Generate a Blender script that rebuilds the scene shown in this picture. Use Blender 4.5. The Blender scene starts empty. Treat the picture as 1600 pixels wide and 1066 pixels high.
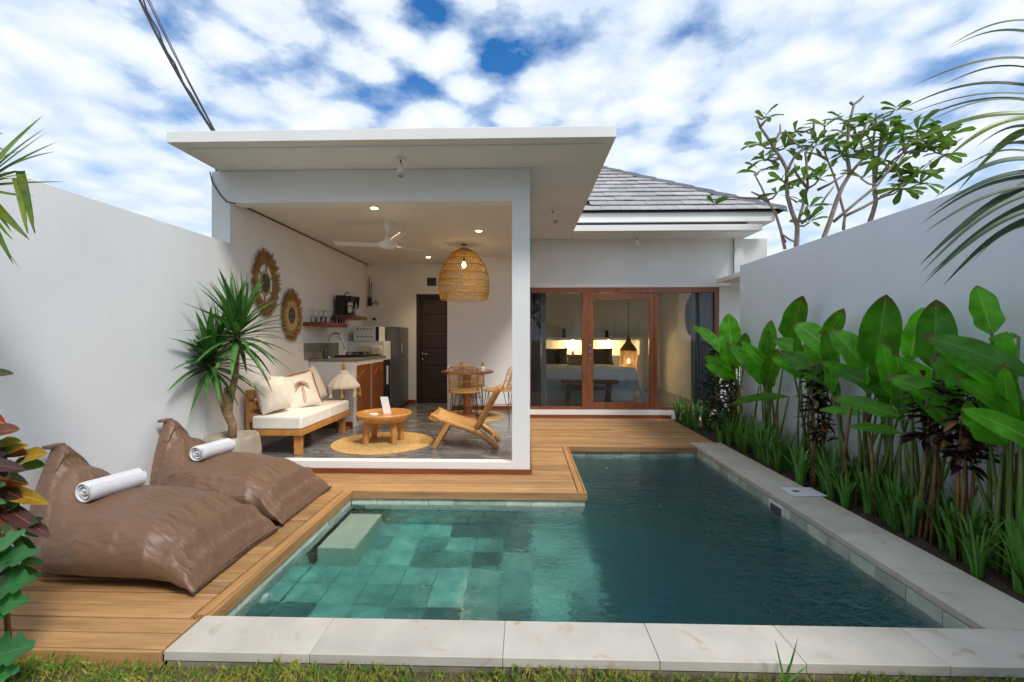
import bpy, math, random
import numpy as np
from mathutils import Vector, Matrix
R = math.radians
rnd = random.Random(7)
sc = bpy.context.scene
C = sc.collection

# ------------------------------------------------------------------ camera
CAMH = 1.43
FPX = 711.0
YAW = math.atan(20 / 711.0)
cam_d = bpy.data.cameras.new('camera')
cam = bpy.data.objects.new('camera', cam_d); C.objects.link(cam)
cam_d.sensor_width = 36; cam_d.lens = 36 * FPX / 1600
cam_d.shift_y = -3 / 1600
cam_d.clip_start = 0.05; cam_d.clip_end = 5000
cam.location = (0, 0, CAMH); cam.rotation_euler = (R(90), 0, YAW)
sc.camera = cam

# ------------------------------------------------------------------ light
SUN_EL, SUN_AZ = 48, 138          # azimuth measured from +Y towards +X
sc.view_settings.view_transform = 'Standard'
sc.view_settings.look = 'None'
sc.view_settings.exposure = 1.18
sc.view_settings.gamma = 1
sc.view_settings.use_curve_mapping = False
sc.cycles.use_denoising = True
sc.cycles.max_bounces = 10
sc.cycles.diffuse_bounces = 5
sc.cycles.transparent_max_bounces = 16
sc.cycles.sample_clamp_indirect = 8
sun_d = bpy.data.lights.new('sun', 'SUN'); sun_d.energy = 1.35; sun_d.angle = R(13); sun_d.color = (1, .95, .88)
sun = bpy.data.objects.new('sun', sun_d); C.objects.link(sun)
sd = Vector((math.sin(R(SUN_AZ)) * math.cos(R(SUN_EL)), math.cos(R(SUN_AZ)) * math.cos(R(SUN_EL)), math.sin(R(SUN_EL))))
sun.rotation_euler = sd.to_track_quat('Z', 'Y').to_euler()

W = bpy.data.worlds.new('World'); sc.world = W; W.use_nodes = True
nt = W.node_tree; nt.nodes.clear()
def N(tree, typ, **kw):
    n = tree.nodes.new(typ)
    for k, v in kw.items():
        if k.startswith('i_'):
            n.inputs[k[2:].replace('_', ' ')].default_value = v
        else:
            setattr(n, k, v)
    return n
def L(tree, a, b): tree.links.new(a, b)
def ramp(tree, fac, stops):
    n = tree.nodes.new('ShaderNodeValToRGB')
    el = n.color_ramp.elements
    while len(el) < len(stops): el.new(0.5)
    for e, (p, c) in zip(el, stops):
        e.position = p; e.color = (*c, 1) if len(c) == 3 else c
    if fac is not None: tree.links.new(fac, n.inputs['Fac'])
    return n
def math_n(tree, op, a, b=None, clamp=False):
    n = tree.nodes.new('ShaderNodeMath'); n.operation = op; n.use_clamp = clamp
    for i, v in enumerate((a, b)):
        if v is None: continue
        if isinstance(v, (int, float)): n.inputs[i].default_value = v
        else: tree.links.new(v, n.inputs[i])
    return n.outputs[0]
def mixc(tree, fac, a, b, blend='MIX'):
    n = tree.nodes.new('ShaderNodeMix'); n.data_type = 'RGBA'; n.blend_type = blend
    for sock, v in ((n.inputs[0], fac), (n.inputs[6], a), (n.inputs[7], b)):
        if isinstance(v, (int, float)): sock.default_value = v
        elif isinstance(v, (tuple, list)): sock.default_value = (*v[:3], 1)
        else: tree.links.new(v, sock)
    return n.outputs[2]

out = N(nt, 'ShaderNodeOutputWorld'); bg = N(nt, 'ShaderNodeBackground')
sky = N(nt, 'ShaderNodeTexSky', sky_type='NISHITA', sun_disc=False)
sky.sun_elevation = R(SUN_EL); sky.sun_rotation = R(SUN_AZ)
sky.air_density = 1.0; sky.dust_density = 0.4; sky.ozone_density = 2.0
tc = N(nt, 'ShaderNodeTexCoord')
sep = N(nt, 'ShaderNodeSeparateXYZ'); L(nt, tc.outputs['Generated'], sep.inputs[0])
zz = math_n(nt, 'ADD', math_n(nt, 'MAXIMUM', sep.outputs[2], 0.0), 0.16)
cx = math_n(nt, 'DIVIDE', sep.outputs[0], zz); cy = math_n(nt, 'DIVIDE', sep.outputs[1], zz)
cmb = N(nt, 'ShaderNodeCombineXYZ'); L(nt, cx, cmb.inputs[0]); L(nt, cy, cmb.inputs[1])
mp = N(nt, 'ShaderNodeMapping'); L(nt, cmb.outputs[0], mp.inputs[0])
mp.inputs['Location'].default_value = (3.1, 1.7, 0.0)
nz = N(nt, 'ShaderNodeTexNoise'); nz.inputs['Scale'].default_value = 3.4; nz.inputs['Detail'].default_value = 10; nz.inputs['Roughness'].default_value = 0.6
L(nt, mp.outputs[0], nz.inputs['Vector'])
vor = N(nt, 'ShaderNodeTexVoronoi', feature='SMOOTH_F1'); vor.inputs['Scale'].default_value = 7.0; vor.inputs['Smoothness'].default_value = 0.6
wv = N(nt, 'ShaderNodeTexNoise'); wv.inputs['Scale'].default_value = 6.0; wv.inputs['Detail'].default_value = 4
L(nt, mp.outputs[0], wv.inputs['Vector'])
wob = mixc(nt, 0.12, mp.outputs[0], wv.outputs['Color'], 'ADD')
L(nt, wob, vor.inputs['Vector'])
big = N(nt, 'ShaderNodeTexNoise'); big.inputs['Scale'].default_value = 0.85; big.inputs['Detail'].default_value = 3
L(nt, mp.outputs[0], big.inputs['Vector'])
dens = math_n(nt, 'ADD', math_n(nt, 'MULTIPLY', nz.outputs['Fac'], 0.9), math_n(nt, 'MULTIPLY', vor.outputs['Distance'], -0.55))
dens = math_n(nt, 'ADD', dens, math_n(nt, 'MULTIPLY', big.outputs['Fac'], 1.0))
cover = ramp(nt, dens, [(0.40, (0, 0, 0)), (0.50, (.5, .5, .5)), (0.61, (1, 1, 1))])
puff = math_n(nt, 'ADD', math_n(nt, 'MULTIPLY', nz.outputs['Fac'], 1.0), math_n(nt, 'MULTIPLY', vor.outputs['Distance'], -.5))
shade = ramp(nt, puff, [(0.16, (0.56, 0.68, 0.86)), (0.30, (0.80, 0.87, 0.96)), (0.46, (1.0, 1.0, 1.0))])
skyc = mixc(nt, 1.0, sky.outputs[0], (0.016, 0.050, 0.078), 'MULTIPLY')
cl = mixc(nt, 1.0, shade.outputs[0], (0.475, 0.485, 0.495), 'MULTIPLY')
hz_ = ramp(nt, sep.outputs[2], [(0.0, (.75,.75,.75)), (0.22, (.5,.5,.5)), (0.50, (0,0,0))])
L(nt, mixc(nt, hz_.outputs[0], mixc(nt, math_n(nt, 'MULTIPLY', cover.outputs[0], 0.97), skyc, cl), (.37,.42,.475)), bg.inputs[0])
bg.inputs[1].default_value = 1.0
L(nt, bg.outputs[0], out.inputs[0])

# ------------------------------------------------------------------ helpers
def atY(px, py, Y):
    t = math.atan((px - 800) / FPX) - YAW; X = Y * math.tan(t); d = -X * math.sin(YAW) + Y * math.cos(YAW)
    return Vector((X, Y, CAMH + (530 - py) / FPX * d))
def atX(px, py, X):
    t = math.atan((px - 800) / FPX) - YAW
    return atY(px, py, X / math.tan(t))

class MB:
    def __init__(s): s.v = []; s.f = []; s.uv = {}
    def add(s, vs, fs, uvs=None):
        o = len(s.v); s.v += [tuple(v) for v in vs]
        for i, f in enumerate(fs):
            if uvs: s.uv[len(s.f)] = [uvs[k] for k in f]
            s.f.append([k + o for k in f])
        return s
    def box(s, x0, x1, y0, y1, z0, z1):
        return s.add([(x0,y0,z0),(x1,y0,z0),(x1,y1,z0),(x0,y1,z0),(x0,y0,z1),(x1,y0,z1),(x1,y1,z1),(x0,y1,z1)],
                     [(0,3,2,1),(4,5,6,7),(0,1,5,4),(1,2,6,5),(2,3,7,6),(3,0,4,7)])
    def obox(s, c, ax, ay, az):       # centre and three half-axis vectors
        c = Vector(c); ax, ay, az = Vector(ax), Vector(ay), Vector(az)
        vs = [c + sx*ax + sy*ay + sz*az for sz in (-1,1) for sx, sy in ((-1,-1),(1,-1),(1,1),(-1,1))]
        return s.add(vs, [(0,3,2,1),(4,5,6,7),(0,1,5,4),(1,2,6,5),(2,3,7,6),(3,0,4,7)])
    def bar(s, a, b, w, t, up=(0,0,1)):   # rectangular bar a->b
        a, b = Vector(a), Vector(b); d = (b - a); u = Vector(up)
        sx = d.cross(u).normalized(); n = sx.cross(d).normalized()
        return s.obox((a + b) / 2, d / 2, sx * w / 2, n * t / 2)
    def tube(s, pts, rad, n=8, cap=True):
        pts = [Vector(p) for p in pts]
        if isinstance(rad, (int, float)): rad = [rad] * len(pts)
        vs = []; fs = []; prev = None
        for i, p in enumerate(pts):
            d = (pts[min(i+1, len(pts)-1)] - pts[max(i-1, 0)])
            if d.length < 1e-9: d = Vector((0, 0, 1))
            d.normalize()
            if prev is None:
                a = d.cross(Vector((0, 0, 1)))
                if a.length < .1: a = d.cross(Vector((0, 1, 0)))
            else: a = prev - d * prev.dot(d)
            a.normalize(); prev = a; b = d.cross(a)
            for k in range(n):
                t = 2 * math.pi * k / n
                vs.append(p + (a * math.cos(t) + b * math.sin(t)) * rad[i])
        for i in range(len(pts) - 1):
            for k in range(n):
                fs.append((i*n+k, i*n+(k+1) % n, (i+1)*n+(k+1) % n, (i+1)*n+k))
        if cap:
            fs.append(tuple(reversed(range(n)))); fs.append(tuple((len(pts)-1)*n+k for k in range(n)))
        return s.add(vs, fs)
    def lathe(s, prof, c=(0,0,0), n=24, wob=0):
        vs = []; fs = []; c = Vector(c)
        for i, (r, z) in enumerate(prof):
            for k in range(n):
                t = 2*math.pi*k/n; rr = r * (1 + wob*math.sin(3*t+i))
                vs.append(c + Vector((rr*math.cos(t), rr*math.sin(t), z)))
        for i in range(len(prof)-1):
            for k in range(n):
                fs.append((i*n+k, i*n+(k+1) % n, (i+1)*n+(k+1) % n, (i+1)*n+k))
        fs.append(tuple(reversed(range(n)))); fs.append(tuple((len(prof)-1)*n+k for k in range(n)))
        return s.add(vs, fs)
    def grid(s, P, closed_u=False, uv=False):     # P[i][j]
        ni, nj = len(P), len(P[0]); vs = [p for row in P for p in row]; fs = []
        for i in range(ni-1):
            for j in range(nj - (0 if closed_u else 1)):
                fs.append((i*nj+j, i*nj+(j+1) % nj, (i+1)*nj+(j+1) % nj, (i+1)*nj+j))
        uvs = [(j/(nj-1), i/(ni-1)) for i in range(ni) for j in range(nj)] if uv else None
        return s.add(vs, fs, uvs)
    def mesh(s, name, smooth=False):
        me = bpy.data.meshes.new(name); me.from_pydata(s.v, [], s.f)
        if s.uv:
            ul = me.uv_layers.new(name='UVMap'); k = 0
            for fi, f in enumerate(s.f):
                q = s.uv.get(fi)
                for c in range(len(f)):
                    ul.data[k].uv = q[c] if q else (0.5, 0.5); k += 1
        if smooth: me.polygons.foreach_set('use_smooth', [True]*len(me.polygons))
        me.update(); return me
    def build(s, name, mat, parent=None, smooth=False, bevel=0, seg=2, angle=None):
        me = s.mesh(name, smooth); me.materials.append(M[mat] if isinstance(mat, str) else mat)
        o = bpy.data.objects.new(name, me); C.objects.link(o)
        if parent is not None: setp(o, parent)
        if bevel:
            m = o.modifiers.new('bevel', 'BEVEL'); m.width = bevel; m.segments = seg; m.limit_method = 'ANGLE'; m.angle_limit = R(40)
            if smooth is False and seg > 1:
                me.polygons.foreach_set('use_smooth', [True]*len(me.polygons)); m.harden_normals = True
        if angle: me.set_sharp_from_angle(angle=R(angle))
        return o
def setp(o, p):
    o.parent = p
    if p.type == 'EMPTY': o.matrix_parent_inverse = Matrix.Translation(-Vector(p.location))
def tag(o, label=None, cat=None, group=None, kind=None):
    if label: o['label'] = label
    if cat: o['category'] = cat
    if group: o['group'] = group
    if kind: o['kind'] = kind
    return o
def thing(name, label, cat, loc=(0,0,0), group=None, kind=None):
    o = bpy.data.objects.new(name, None); C.objects.link(o); o.location = loc; o.empty_display_size = .1
    return tag(o, label, cat, group, kind)
def copy_tree(o, parent=None):
    c = o.copy(); C.objects.link(c)
    if parent is not None: c.parent = parent
    for ch in list(o.children): copy_tree(ch, c)
    return c
def B(x0,x1,y0,y1,z0,z1): return MB().box(x0,x1,y0,y1,z0,z1)

# ------------------------------------------------------------------ materials
M = {}
def mat(name, col, rough=.6, metal=0, var=0.0, vscale=6.0, stretch=None, bump=0.0, bscale=40.0, rand=0.0, coat=0, sheen=0, spec=.5, trans=0, emit=None, estr=0, col2=None, detail=5, sss=0, coord='Object'):
    m = bpy.data.materials.new(name); m.use_nodes = True; t = m.node_tree
    b = t.nodes['Principled BSDF']; b.inputs['Roughness'].default_value = rough; b.inputs['Metallic'].default_value = metal
    b.inputs['Specular IOR Level'].default_value = spec
    if coat: b.inputs['Coat Weight'].default_value = coat; b.inputs['Coat Roughness'].default_value = .2
    if sheen: b.inputs['Sheen Weight'].default_value = sheen
    if trans: b.inputs['Transmission Weight'].default_value = trans
    if emit: b.inputs['Emission Color'].default_value = (*emit, 1); b.inputs['Emission Strength'].default_value = estr
    tc = t.nodes.new('ShaderNodeTexCoord'); oi = t.nodes.new('ShaderNodeObjectInfo')
    vec = tc.outputs[coord]
    if rand:
        ad = N(t, 'ShaderNodeVectorMath', operation='ADD'); L(t, vec, ad.inputs[0])
        sc_ = math_n(t, 'MULTIPLY', oi.outputs['Random'], 37.0); cb = N(t, 'ShaderNodeCombineXYZ')
        for k in range(3): L(t, sc_, cb.inputs[k])
        L(t, cb.outputs[0], ad.inputs[1]); vec = ad.outputs[0]
    mpn = N(t, 'ShaderNodeMapping'); L(t, vec, mpn.inputs[0])
    if stretch: mpn.inputs['Scale'].default_value = stretch
    nz = N(t, 'ShaderNodeTexNoise'); nz.inputs['Scale'].default_value = vscale; nz.inputs['Detail'].default_value = detail; nz.inputs['Roughness'].default_value = .6
    L(t, mpn.outputs[0], nz.inputs['Vector'])
    c2 = col2 if col2 else tuple(min(1, c*(1-var)) for c in col)
    c1 = col if col2 else tuple(min(1, c*(1+var*.6)) for c in col)
    rp = ramp(t, nz.outputs['Fac'], [(.3, c2), (.7, c1)])
    colo = rp.outputs[0]
    if rand:
        hsv = N(t, 'ShaderNodeHueSaturation'); L(t, colo, hsv.inputs['Color'])
        v = math_n(t, 'ADD', math_n(t, 'MULTIPLY', oi.outputs['Random'], 2*rand), 1-rand); L(t, v, hsv.inputs['Value'])
        colo = hsv.outputs[0]
    L(t, colo, b.inputs['Base Color'])
    if bump:
        n2 = N(t, 'ShaderNodeTexNoise'); n2.inputs['Scale'].default_value = bscale; n2.inputs['Detail'].default_value = 4
        L(t, mpn.outputs[0], n2.inputs['Vector'])
        bp = N(t, 'ShaderNodeBump'); bp.inputs['Strength'].default_value = bump; bp.inputs['Distance'].default_value = .01
        L(t, n2.outputs['Fac'], bp.inputs['Height']); L(t, bp.outputs[0], b.inputs['Normal'])
    M[name] = m; return m
mat('wall_white', (.80,.80,.79), .75, var=.05, vscale=1.3, bump=.06, bscale=60)
mat('bound_wall', (.75,.77,.795), .8, var=.07, vscale=.9, bump=.08, bscale=50, detail=8)
mat('ceil_white', (.74,.72,.68), .8, var=.02)
mat('slab_white', (.80,.80,.78), .7, var=.05, vscale=1.5, bump=.04)
mat('teak', (.43,.24,.10), .5, var=.32, vscale=2.2, stretch=(1,12,12), bump=.12, bscale=9, rand=.22, detail=8)
mat('teak_y', (.43,.23,.088), .5, var=.3, vscale=2.2, stretch=(12,1,12), bump=.12, bscale=9, rand=.12, detail=8)
mat('red_wood', (.24,.065,.022), .38, var=.3, vscale=2, stretch=(1,10,10), coat=.25)
mat('frame_wood', (.23,.075,.03), .32, var=.3, vscale=3, stretch=(6,6,1), coat=.3)
mat('dark_door', (.035,.018,.012), .4, var=.35, vscale=3, stretch=(1,1,12))
mat('cab_wood', (.34,.105,.028), .3, var=.4, vscale=3, stretch=(8,8,1), coat=.4, rand=.1)
mat('shelf_wood', (.20,.06,.022), .4, var=.35, vscale=3, stretch=(10,1,10), coat=.2)
mat('honey_wood', (.52,.235,.06), .36, var=.28, vscale=4, stretch=(4,4,2), coat=.35)
mat('bench_wood', (.22,.14,.07), .6, var=.3, vscale=4)
mat('rattan', (.56,.32,.10), .5, var=.3, vscale=14)
mat('rattan_lamp', (.50,.32,.07), .5, var=.3, vscale=18)
mat('seagrass', (.56,.37,.14), .75, var=.35, vscale=22, bump=.3, bscale=60)
mat('weave_seat', (.58,.36,.13), .55, var=.2, vscale=60, bump=.4, bscale=160)
mat('raffia', (.33,.17,.055), .8, var=.5, vscale=25)
mat('disc_cream', (.62,.55,.44), .8, var=.1, vscale=20)
mat('disc_dark', (.10,.085,.07), .7, var=.9, vscale=45)
mat('white_fabric', (.80,.77,.71), .9, var=.05, vscale=5, bump=.25, bscale=14, sheen=.2)
mat('cushion_fabric', (.77,.70,.60), .9, var=.07, vscale=5, bump=.3, bscale=12, sheen=.2)
mat('embroider', (.33,.13,.05), .8, var=.2)
mat('towel', (.70,.71,.75), .95, var=.04, vscale=30, bump=.6, bscale=160, sheen=.4)
mat('black', (.012,.012,.013), .35, var=.2)
mat('black_metal', (.02,.02,.022), .4, metal=.6)
mat('dark_grey', (.06,.06,.065), .35)
mat('steel', (.55,.55,.55), .25, metal=1)
mat('fridge_grey', (.16,.16,.165), .35, metal=.5, var=.1)
mat('white_plastic', (.82,.82,.80), .35)
mat('cream_plastic', (.72,.66,.42), .35)
mat('lilac_plastic', (.55,.53,.68), .3)
mat('concrete', (.25,.22,.17), .55, var=.35, vscale=5, bump=.1)
mat('bulb', (1,.9,.7), .4, emit=(1,.62,.22), estr=9)
mat('led', (1,.9,.7), .4, emit=(1,.72,.38), estr=14)
mat('soil', (.055,.035,.022), .95, var=.5, vscale=14, bump=1.0, bscale=40)
mat('trunk', (.26,.17,.085), .8, var=.4, vscale=8, stretch=(1,1,5), bump=.5, bscale=20)
mat('frangi_bark', (.27,.215,.17), .8, var=.3, vscale=9, bump=.3, bscale=30)
mat('stalk', (.10,.17,.03), .5, var=.4, vscale=9, stretch=(1,1,.3))
mat('stalk_brown', (.23,.12,.045), .7, var=.5, vscale=9)
mat('cordy', (.030,.010,.012), .4, var=.7, vscale=7, rand=.2)
mat('shrub_dark', (.02,.055,.028), .4, var=.5, vscale=5)
mat('strap_leaf', (.085,.25,.03), .42, var=.5, vscale=5, rand=.25)
mat('far_leaf', (.04,.085,.025), .5, var=.5, vscale=3)
mat('cable', (.02,.018,.02), .6)
mat('curtain', (.20,.225,.27), .9, var=.1)
mat('sheer', (.62,.64,.66), .9)
mat('duvet', (.76,.83,.90), .9, var=.04, bump=.4, bscale=7)
mat('bed_base', (.82,.82,.79), .7)
mat('fur_dark', (.06,.042,.03), .95, var=.5, vscale=40, bump=.8, bscale=120)
mat('fringe_gold', (.42,.27,.09), .9, var=.4, vscale=30, bump=.8, bscale=90)
mat('bag_brown', (.165,.090,.053), .47, var=.05, vscale=3, sheen=.1, spec=.55)
mat('coping', (.55,.51,.445), .62, var=.14, vscale=3.5, bump=.1, bscale=50, rand=.06, detail=9)
mat('lid', (.72,.74,.78), .5)
mat('roof_tile', (.40,.385,.40), .55, var=.18, vscale=2.5, rand=.12)
mat('roof_under', (.05,.045,.05), .7)
mat('ridge', (.17,.18,.20), .55, var=.15, vscale=3, rand=.1)
mat('tile_wall', (.50,.57,.49), .5, var=.25, vscale=6, bump=.25, bscale=30, rand=.2)
mat('tile_a', (.62,.67,.52), .5, var=.38, vscale=6, bump=.2, bscale=30, rand=.12)
mat('tile_b', (.20,.23,.20), .5, var=.3, vscale=6, bump=.2, bscale=30, rand=.2)
mat('tile_c', (.42,.48,.38), .5, var=.4, vscale=6, bump=.2, bscale=30, rand=.15)
mat('step_stone', (.72,.68,.52), .7, var=.06)
mat('pot', (.40,.35,.27), .75, var=.35, vscale=5, bump=.35, bscale=18, detail=9)
mat('ground_soil', (.11,.085,.04), .95, var=.5, vscale=3, bump=.8, bscale=25)

def bag_creases():
    t = M['bag_brown'].node_tree; b = t.nodes['Principled BSDF']; tcn = N(t, 'ShaderNodeTexCoord')
    hs = []
    for scl, rot, st_, w_ in ((2.2, .45, (1,2.8,1.5), 1.0), (4.2, -.6, (1,3.2,1.5), .55), (260, 0, (1,1,1), .02)):
        mpn = N(t, 'ShaderNodeMapping'); L(t, tcn.outputs['Object'], mpn.inputs[0]); mpn.inputs['Rotation'].default_value = (0,0,rot); mpn.inputs['Scale'].default_value = st_
        nz = N(t, 'ShaderNodeTexNoise'); nz.inputs['Scale'].default_value = scl; nz.inputs['Detail'].default_value = 2; nz.inputs['Distortion'].default_value = .9; L(t, mpn.outputs[0], nz.inputs['Vector'])
        hs.append(math_n(t, 'MULTIPLY', nz.outputs['Fac'], w_))
    h = math_n(t, 'ADD', math_n(t, 'ADD', hs[0], hs[1]), hs[2])
    bp = N(t, 'ShaderNodeBump'); bp.inputs['Strength'].default_value = .75; bp.inputs['Distance'].default_value = .05
    L(t, h, bp.inputs['Height']); L(t, bp.outputs[0], b.inputs['Normal'])
bag_creases()
# stone joints in the deep part: brick texture
def brick_mat(name, c1, c2, mortar, scale, w, h):
    m = bpy.data.materials.new(name); m.use_nodes = True; t = m.node_tree; b = t.nodes['Principled BSDF']
    b.inputs['Roughness'].default_value = .55
    geo = N(t, 'ShaderNodeNewGeometry'); sp = N(t, 'ShaderNodeSeparateXYZ'); L(t, geo.outputs['Position'], sp.inputs[0])
    cb = N(t, 'ShaderNodeCombineXYZ'); L(t, math_n(t, 'ADD', sp.outputs[0], sp.outputs[1]), cb.inputs[0]); L(t, math_n(t, 'ADD', sp.outputs[2], math_n(t, 'MULTIPLY', sp.outputs[1], .001)), cb.inputs[1])
    br = N(t, 'ShaderNodeTexBrick'); L(t, cb.outputs[0], br.inputs['Vector'])
    br.inputs['Color1'].default_value = (*c1, 1); br.inputs['Color2'].default_value = (*c2, 1); br.inputs['Mortar'].default_value = (*mortar, 1)
    br.inputs['Scale'].default_value = scale; br.inputs['Mortar Size'].default_value = .012; br.inputs['Brick Width'].default_value = w; br.inputs['Row Height'].default_value = h
    L(t, br.outputs['Color'], b.inputs['Base Color']); M[name] = m
brick_mat('pool_stone', (.46,.60,.52), (.35,.48,.42), (.20,.28,.24), 1.0, .3, .15)

def glass_mat():
    m = bpy.data.materials.new('window_glass'); m.use_nodes = True; t = m.node_tree; t.nodes.clear()
    o = N(t, 'ShaderNodeOutputMaterial'); tr = N(t, 'ShaderNodeBsdfTransparent'); gl = N(t, 'ShaderNodeBsdfGlossy'); gl.inputs['Roughness'].default_value = 0.0
    tr.inputs[0].default_value = (.96,.97,.965,1)
    fr = N(t, 'ShaderNodeFresnel'); fr.inputs[0].default_value = 1.42
    mx = N(t, 'ShaderNodeMixShader'); L(t, fr.outputs[0], mx.inputs[0]); L(t, tr.outputs[0], mx.inputs[1]); L(t, gl.outputs[0], mx.inputs[2]); L(t, mx.outputs[0], o.inputs[0])
    M['window_glass'] = m
    m = m.copy(); m.name = 'clear_glass'; M['clear_glass'] = m
    for n in m.node_tree.nodes:
        if n.type == 'BSDF_TRANSPARENT': n.inputs[0].default_value = (.93,.94,.94,1)
glass_mat()

def water_mat():
    m = bpy.data.materials.new('pool_water'); m.use_nodes = True; t = m.node_tree; t.nodes.clear()
    o = N(t, 'ShaderNodeOutputMaterial'); g = N(t, 'ShaderNodeBsdfPrincipled')
    g.inputs['Base Color'].default_value = (1,1,1,1); g.inputs['Roughness'].default_value = .0; g.inputs['IOR'].default_value = 1.33; g.inputs['Transmission Weight'].default_value = 1; g.inputs['Specular IOR Level'].default_value = .38
    geo = N(t, 'ShaderNodeNewGeometry')
    mpn = N(t, 'ShaderNodeMapping'); L(t, geo.outputs['Position'], mpn.inputs[0]); mpn.inputs['Scale'].default_value = (1.0, 1.5, 1)
    n1 = N(t, 'ShaderNodeTexNoise'); n1.inputs['Scale'].default_value = 12; n1.inputs['Detail'].default_value = 4; n1.inputs['Distortion'].default_value = .8
    n2 = N(t, 'ShaderNodeTexNoise'); n2.inputs['Scale'].default_value = 2.0; n2.inputs['Detail'].default_value = 2
    # ripples are stronger over the deep side, calmer in the shallow
    sp = N(t, 'ShaderNodeSeparateXYZ'); L(t, geo.outputs['Position'], sp.inputs[0])
    amp = N(t, 'ShaderNodeMapRange'); L(t, sp.outputs[0], amp.inputs[0]); amp.inputs[1].default_value = -.3; amp.inputs[2].default_value = 1.1; amp.inputs[3].default_value = .12; amp.inputs[4].default_value = 1.7
    for n in (n1, n2): L(t, mpn.outputs[0], n.inputs['Vector'])
    h = math_n(t, 'ADD', math_n(t, 'MULTIPLY', n1.outputs['Fac'], .8), math_n(t, 'MULTIPLY', n2.outputs['Fac'], 1.0))
    h = math_n(t, 'MULTIPLY', h, amp.outputs[0])
    bp = N(t, 'ShaderNodeBump'); bp.inputs['Strength'].default_value = .7; bp.inputs['Distance'].default_value = .05
    L(t, h, bp.inputs['Height']); L(t, bp.outputs[0], g.inputs['Normal'])
    ab = N(t, 'ShaderNodeVolumeAbsorption'); ab.inputs['Color'].default_value = (.24,.78,.83,1); ab.inputs['Density'].default_value = 1.7
    L(t, g.outputs[0], o.inputs['Surface']); L(t, ab.outputs[0], o.inputs['Volume']); M['pool_water'] = m
water_mat()

def leaf_mat(name, base, mid, back=None, rough=.35, veins=0.0, rand=.2, trans=.25, edge=None, spots=None):
    m = bpy.data.materials.new(name); m.use_nodes = True; t = m.node_tree; b = t.nodes['Principled BSDF']; o = t.nodes['Material Output']
    b.inputs['Roughness'].default_value = rough
    uv = N(t, 'ShaderNodeUVMap'); sp = N(t, 'ShaderNodeSeparateXYZ'); L(t, uv.outputs[0], sp.inputs[0])
    oi = N(t, 'ShaderNodeObjectInfo')
    d = math_n(t, 'ABSOLUTE', math_n(t, 'SUBTRACT', sp.outputs[0], .5))
    geo = N(t, 'ShaderNodeNewGeometry'); nz = N(t, 'ShaderNodeTexNoise'); nz.inputs['Scale'].default_value = 9; nz.inputs['Detail'].default_value = 5; L(t, geo.outputs['Position'], nz.inputs['Vector'])
    c = ramp(t, nz.outputs['Fac'], [(.3, tuple(x*.62 for x in base)), (.7, tuple(min(1, x*1.25) for x in base))]).outputs[0]
    if spots: c = mixc(t, ramp(t, nz.outputs['Fac'], [(.50, (0,0,0)), (.58, (1,1,1))]).outputs[0], c, spots)
    if edge: c = mixc(t, ramp(t, d, [(.30, (0,0,0)), (.48, (1,1,1))]).outputs[0], c, edge)
    c = mixc(t, ramp(t, d, [(.0, (1,1,1)), (.05, (0,0,0))]).outputs[0], c, mid)
    if veins:
        tipf = ramp(t, math_n(t, 'SUBTRACT', math_n(t, 'ADD', math_n(t, 'ADD', sp.outputs[1], math_n(t, 'MULTIPLY', d, .12)), math_n(t, 'MULTIPLY', nz.outputs['Fac'], .16)), math_n(t, 'MULTIPLY', oi.outputs['Random'], .10)), [(.97, (0,0,0)), (1.0, (.9,.9,.9))])
        c = mixc(t, tipf.outputs[0], c, (.20,.13,.04))
        wv = math_n(t, 'SINE', math_n(t, 'MULTIPLY', math_n(t, 'ADD', sp.outputs[1], math_n(t, 'MULTIPLY', d, -.35)), 300.0))
        bp = N(t, 'ShaderNodeBump'); bp.inputs['Strength'].default_value = veins; bp.inputs['Distance'].default_value = .004
        L(t, wv, bp.inputs['Height']); L(t, bp.outputs[0], b.inputs['Normal'])
    hsv = N(t, 'ShaderNodeHueSaturation'); L(t, c, hsv.inputs['Color'])
    L(t, math_n(t, 'ADD', math_n(t, 'MULTIPLY', oi.outputs['Random'], 2*rand), 1-rand), hsv.inputs['Value'])
    L(t, hsv.outputs[0], b.inputs['Base Color'])
    if trans:
        tl = N(t, 'ShaderNodeBsdfTranslucent'); L(t, mixc(t, 1.0, hsv.outputs[0], (1.5,1.7,.7), 'MULTIPLY'), tl.inputs[0])
        mx = N(t, 'ShaderNodeMixShader'); mx.inputs[0].default_value = trans
        L(t, b.outputs[0], mx.inputs[1]); L(t, tl.outputs[0], mx.inputs[2]); L(t, mx.outputs[0], o.inputs[0])
    M[name] = m
leaf_mat('heliconia', (.10,.39,.014), (.24,.48,.06), veins=.4, rand=.45, trans=.38, rough=.28)
leaf_mat('yucca', (.065,.20,.045), (.10,.26,.07), rand=.35, trans=.15, edge=(.05,.10,.02), rough=.3)
leaf_mat('frangi_leaf', (.10,.19,.04), (.22,.30,.10), rand=.3, trans=.3)
leaf_mat('palm_leaf', (.035,.085,.04), (.06,.12,.05), rand=.4, trans=.2, rough=.5)
leaf_mat('palm_gold', (.13,.20,.02), (.30,.32,.05), rand=.3, trans=.35)
leaf_mat('pandan', (.10,.20,.02), (.18,.28,.05), rand=.3, trans=.35, spots=(.16,.22,.02))
leaf_mat('croton_red', (.28,.05,.012), (.55,.20,.02), rand=.4, trans=.25, spots=(.06,.09,.02))
leaf_mat('croton_gold', (.42,.24,.02), (.60,.36,.04), rand=.3, trans=.3, spots=(.10,.16,.02))
leaf_mat('croton_dark', (.06,.022,.02), (.30,.07,.03), rand=.4, trans=.15)
leaf_mat('croton_green', (.035,.14,.035), (.10,.26,.08), rand=.35, trans=.25)
leaf_mat('lobed_green', (.04,.21,.06), (.08,.26,.09), rand=.25, trans=.25)

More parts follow.
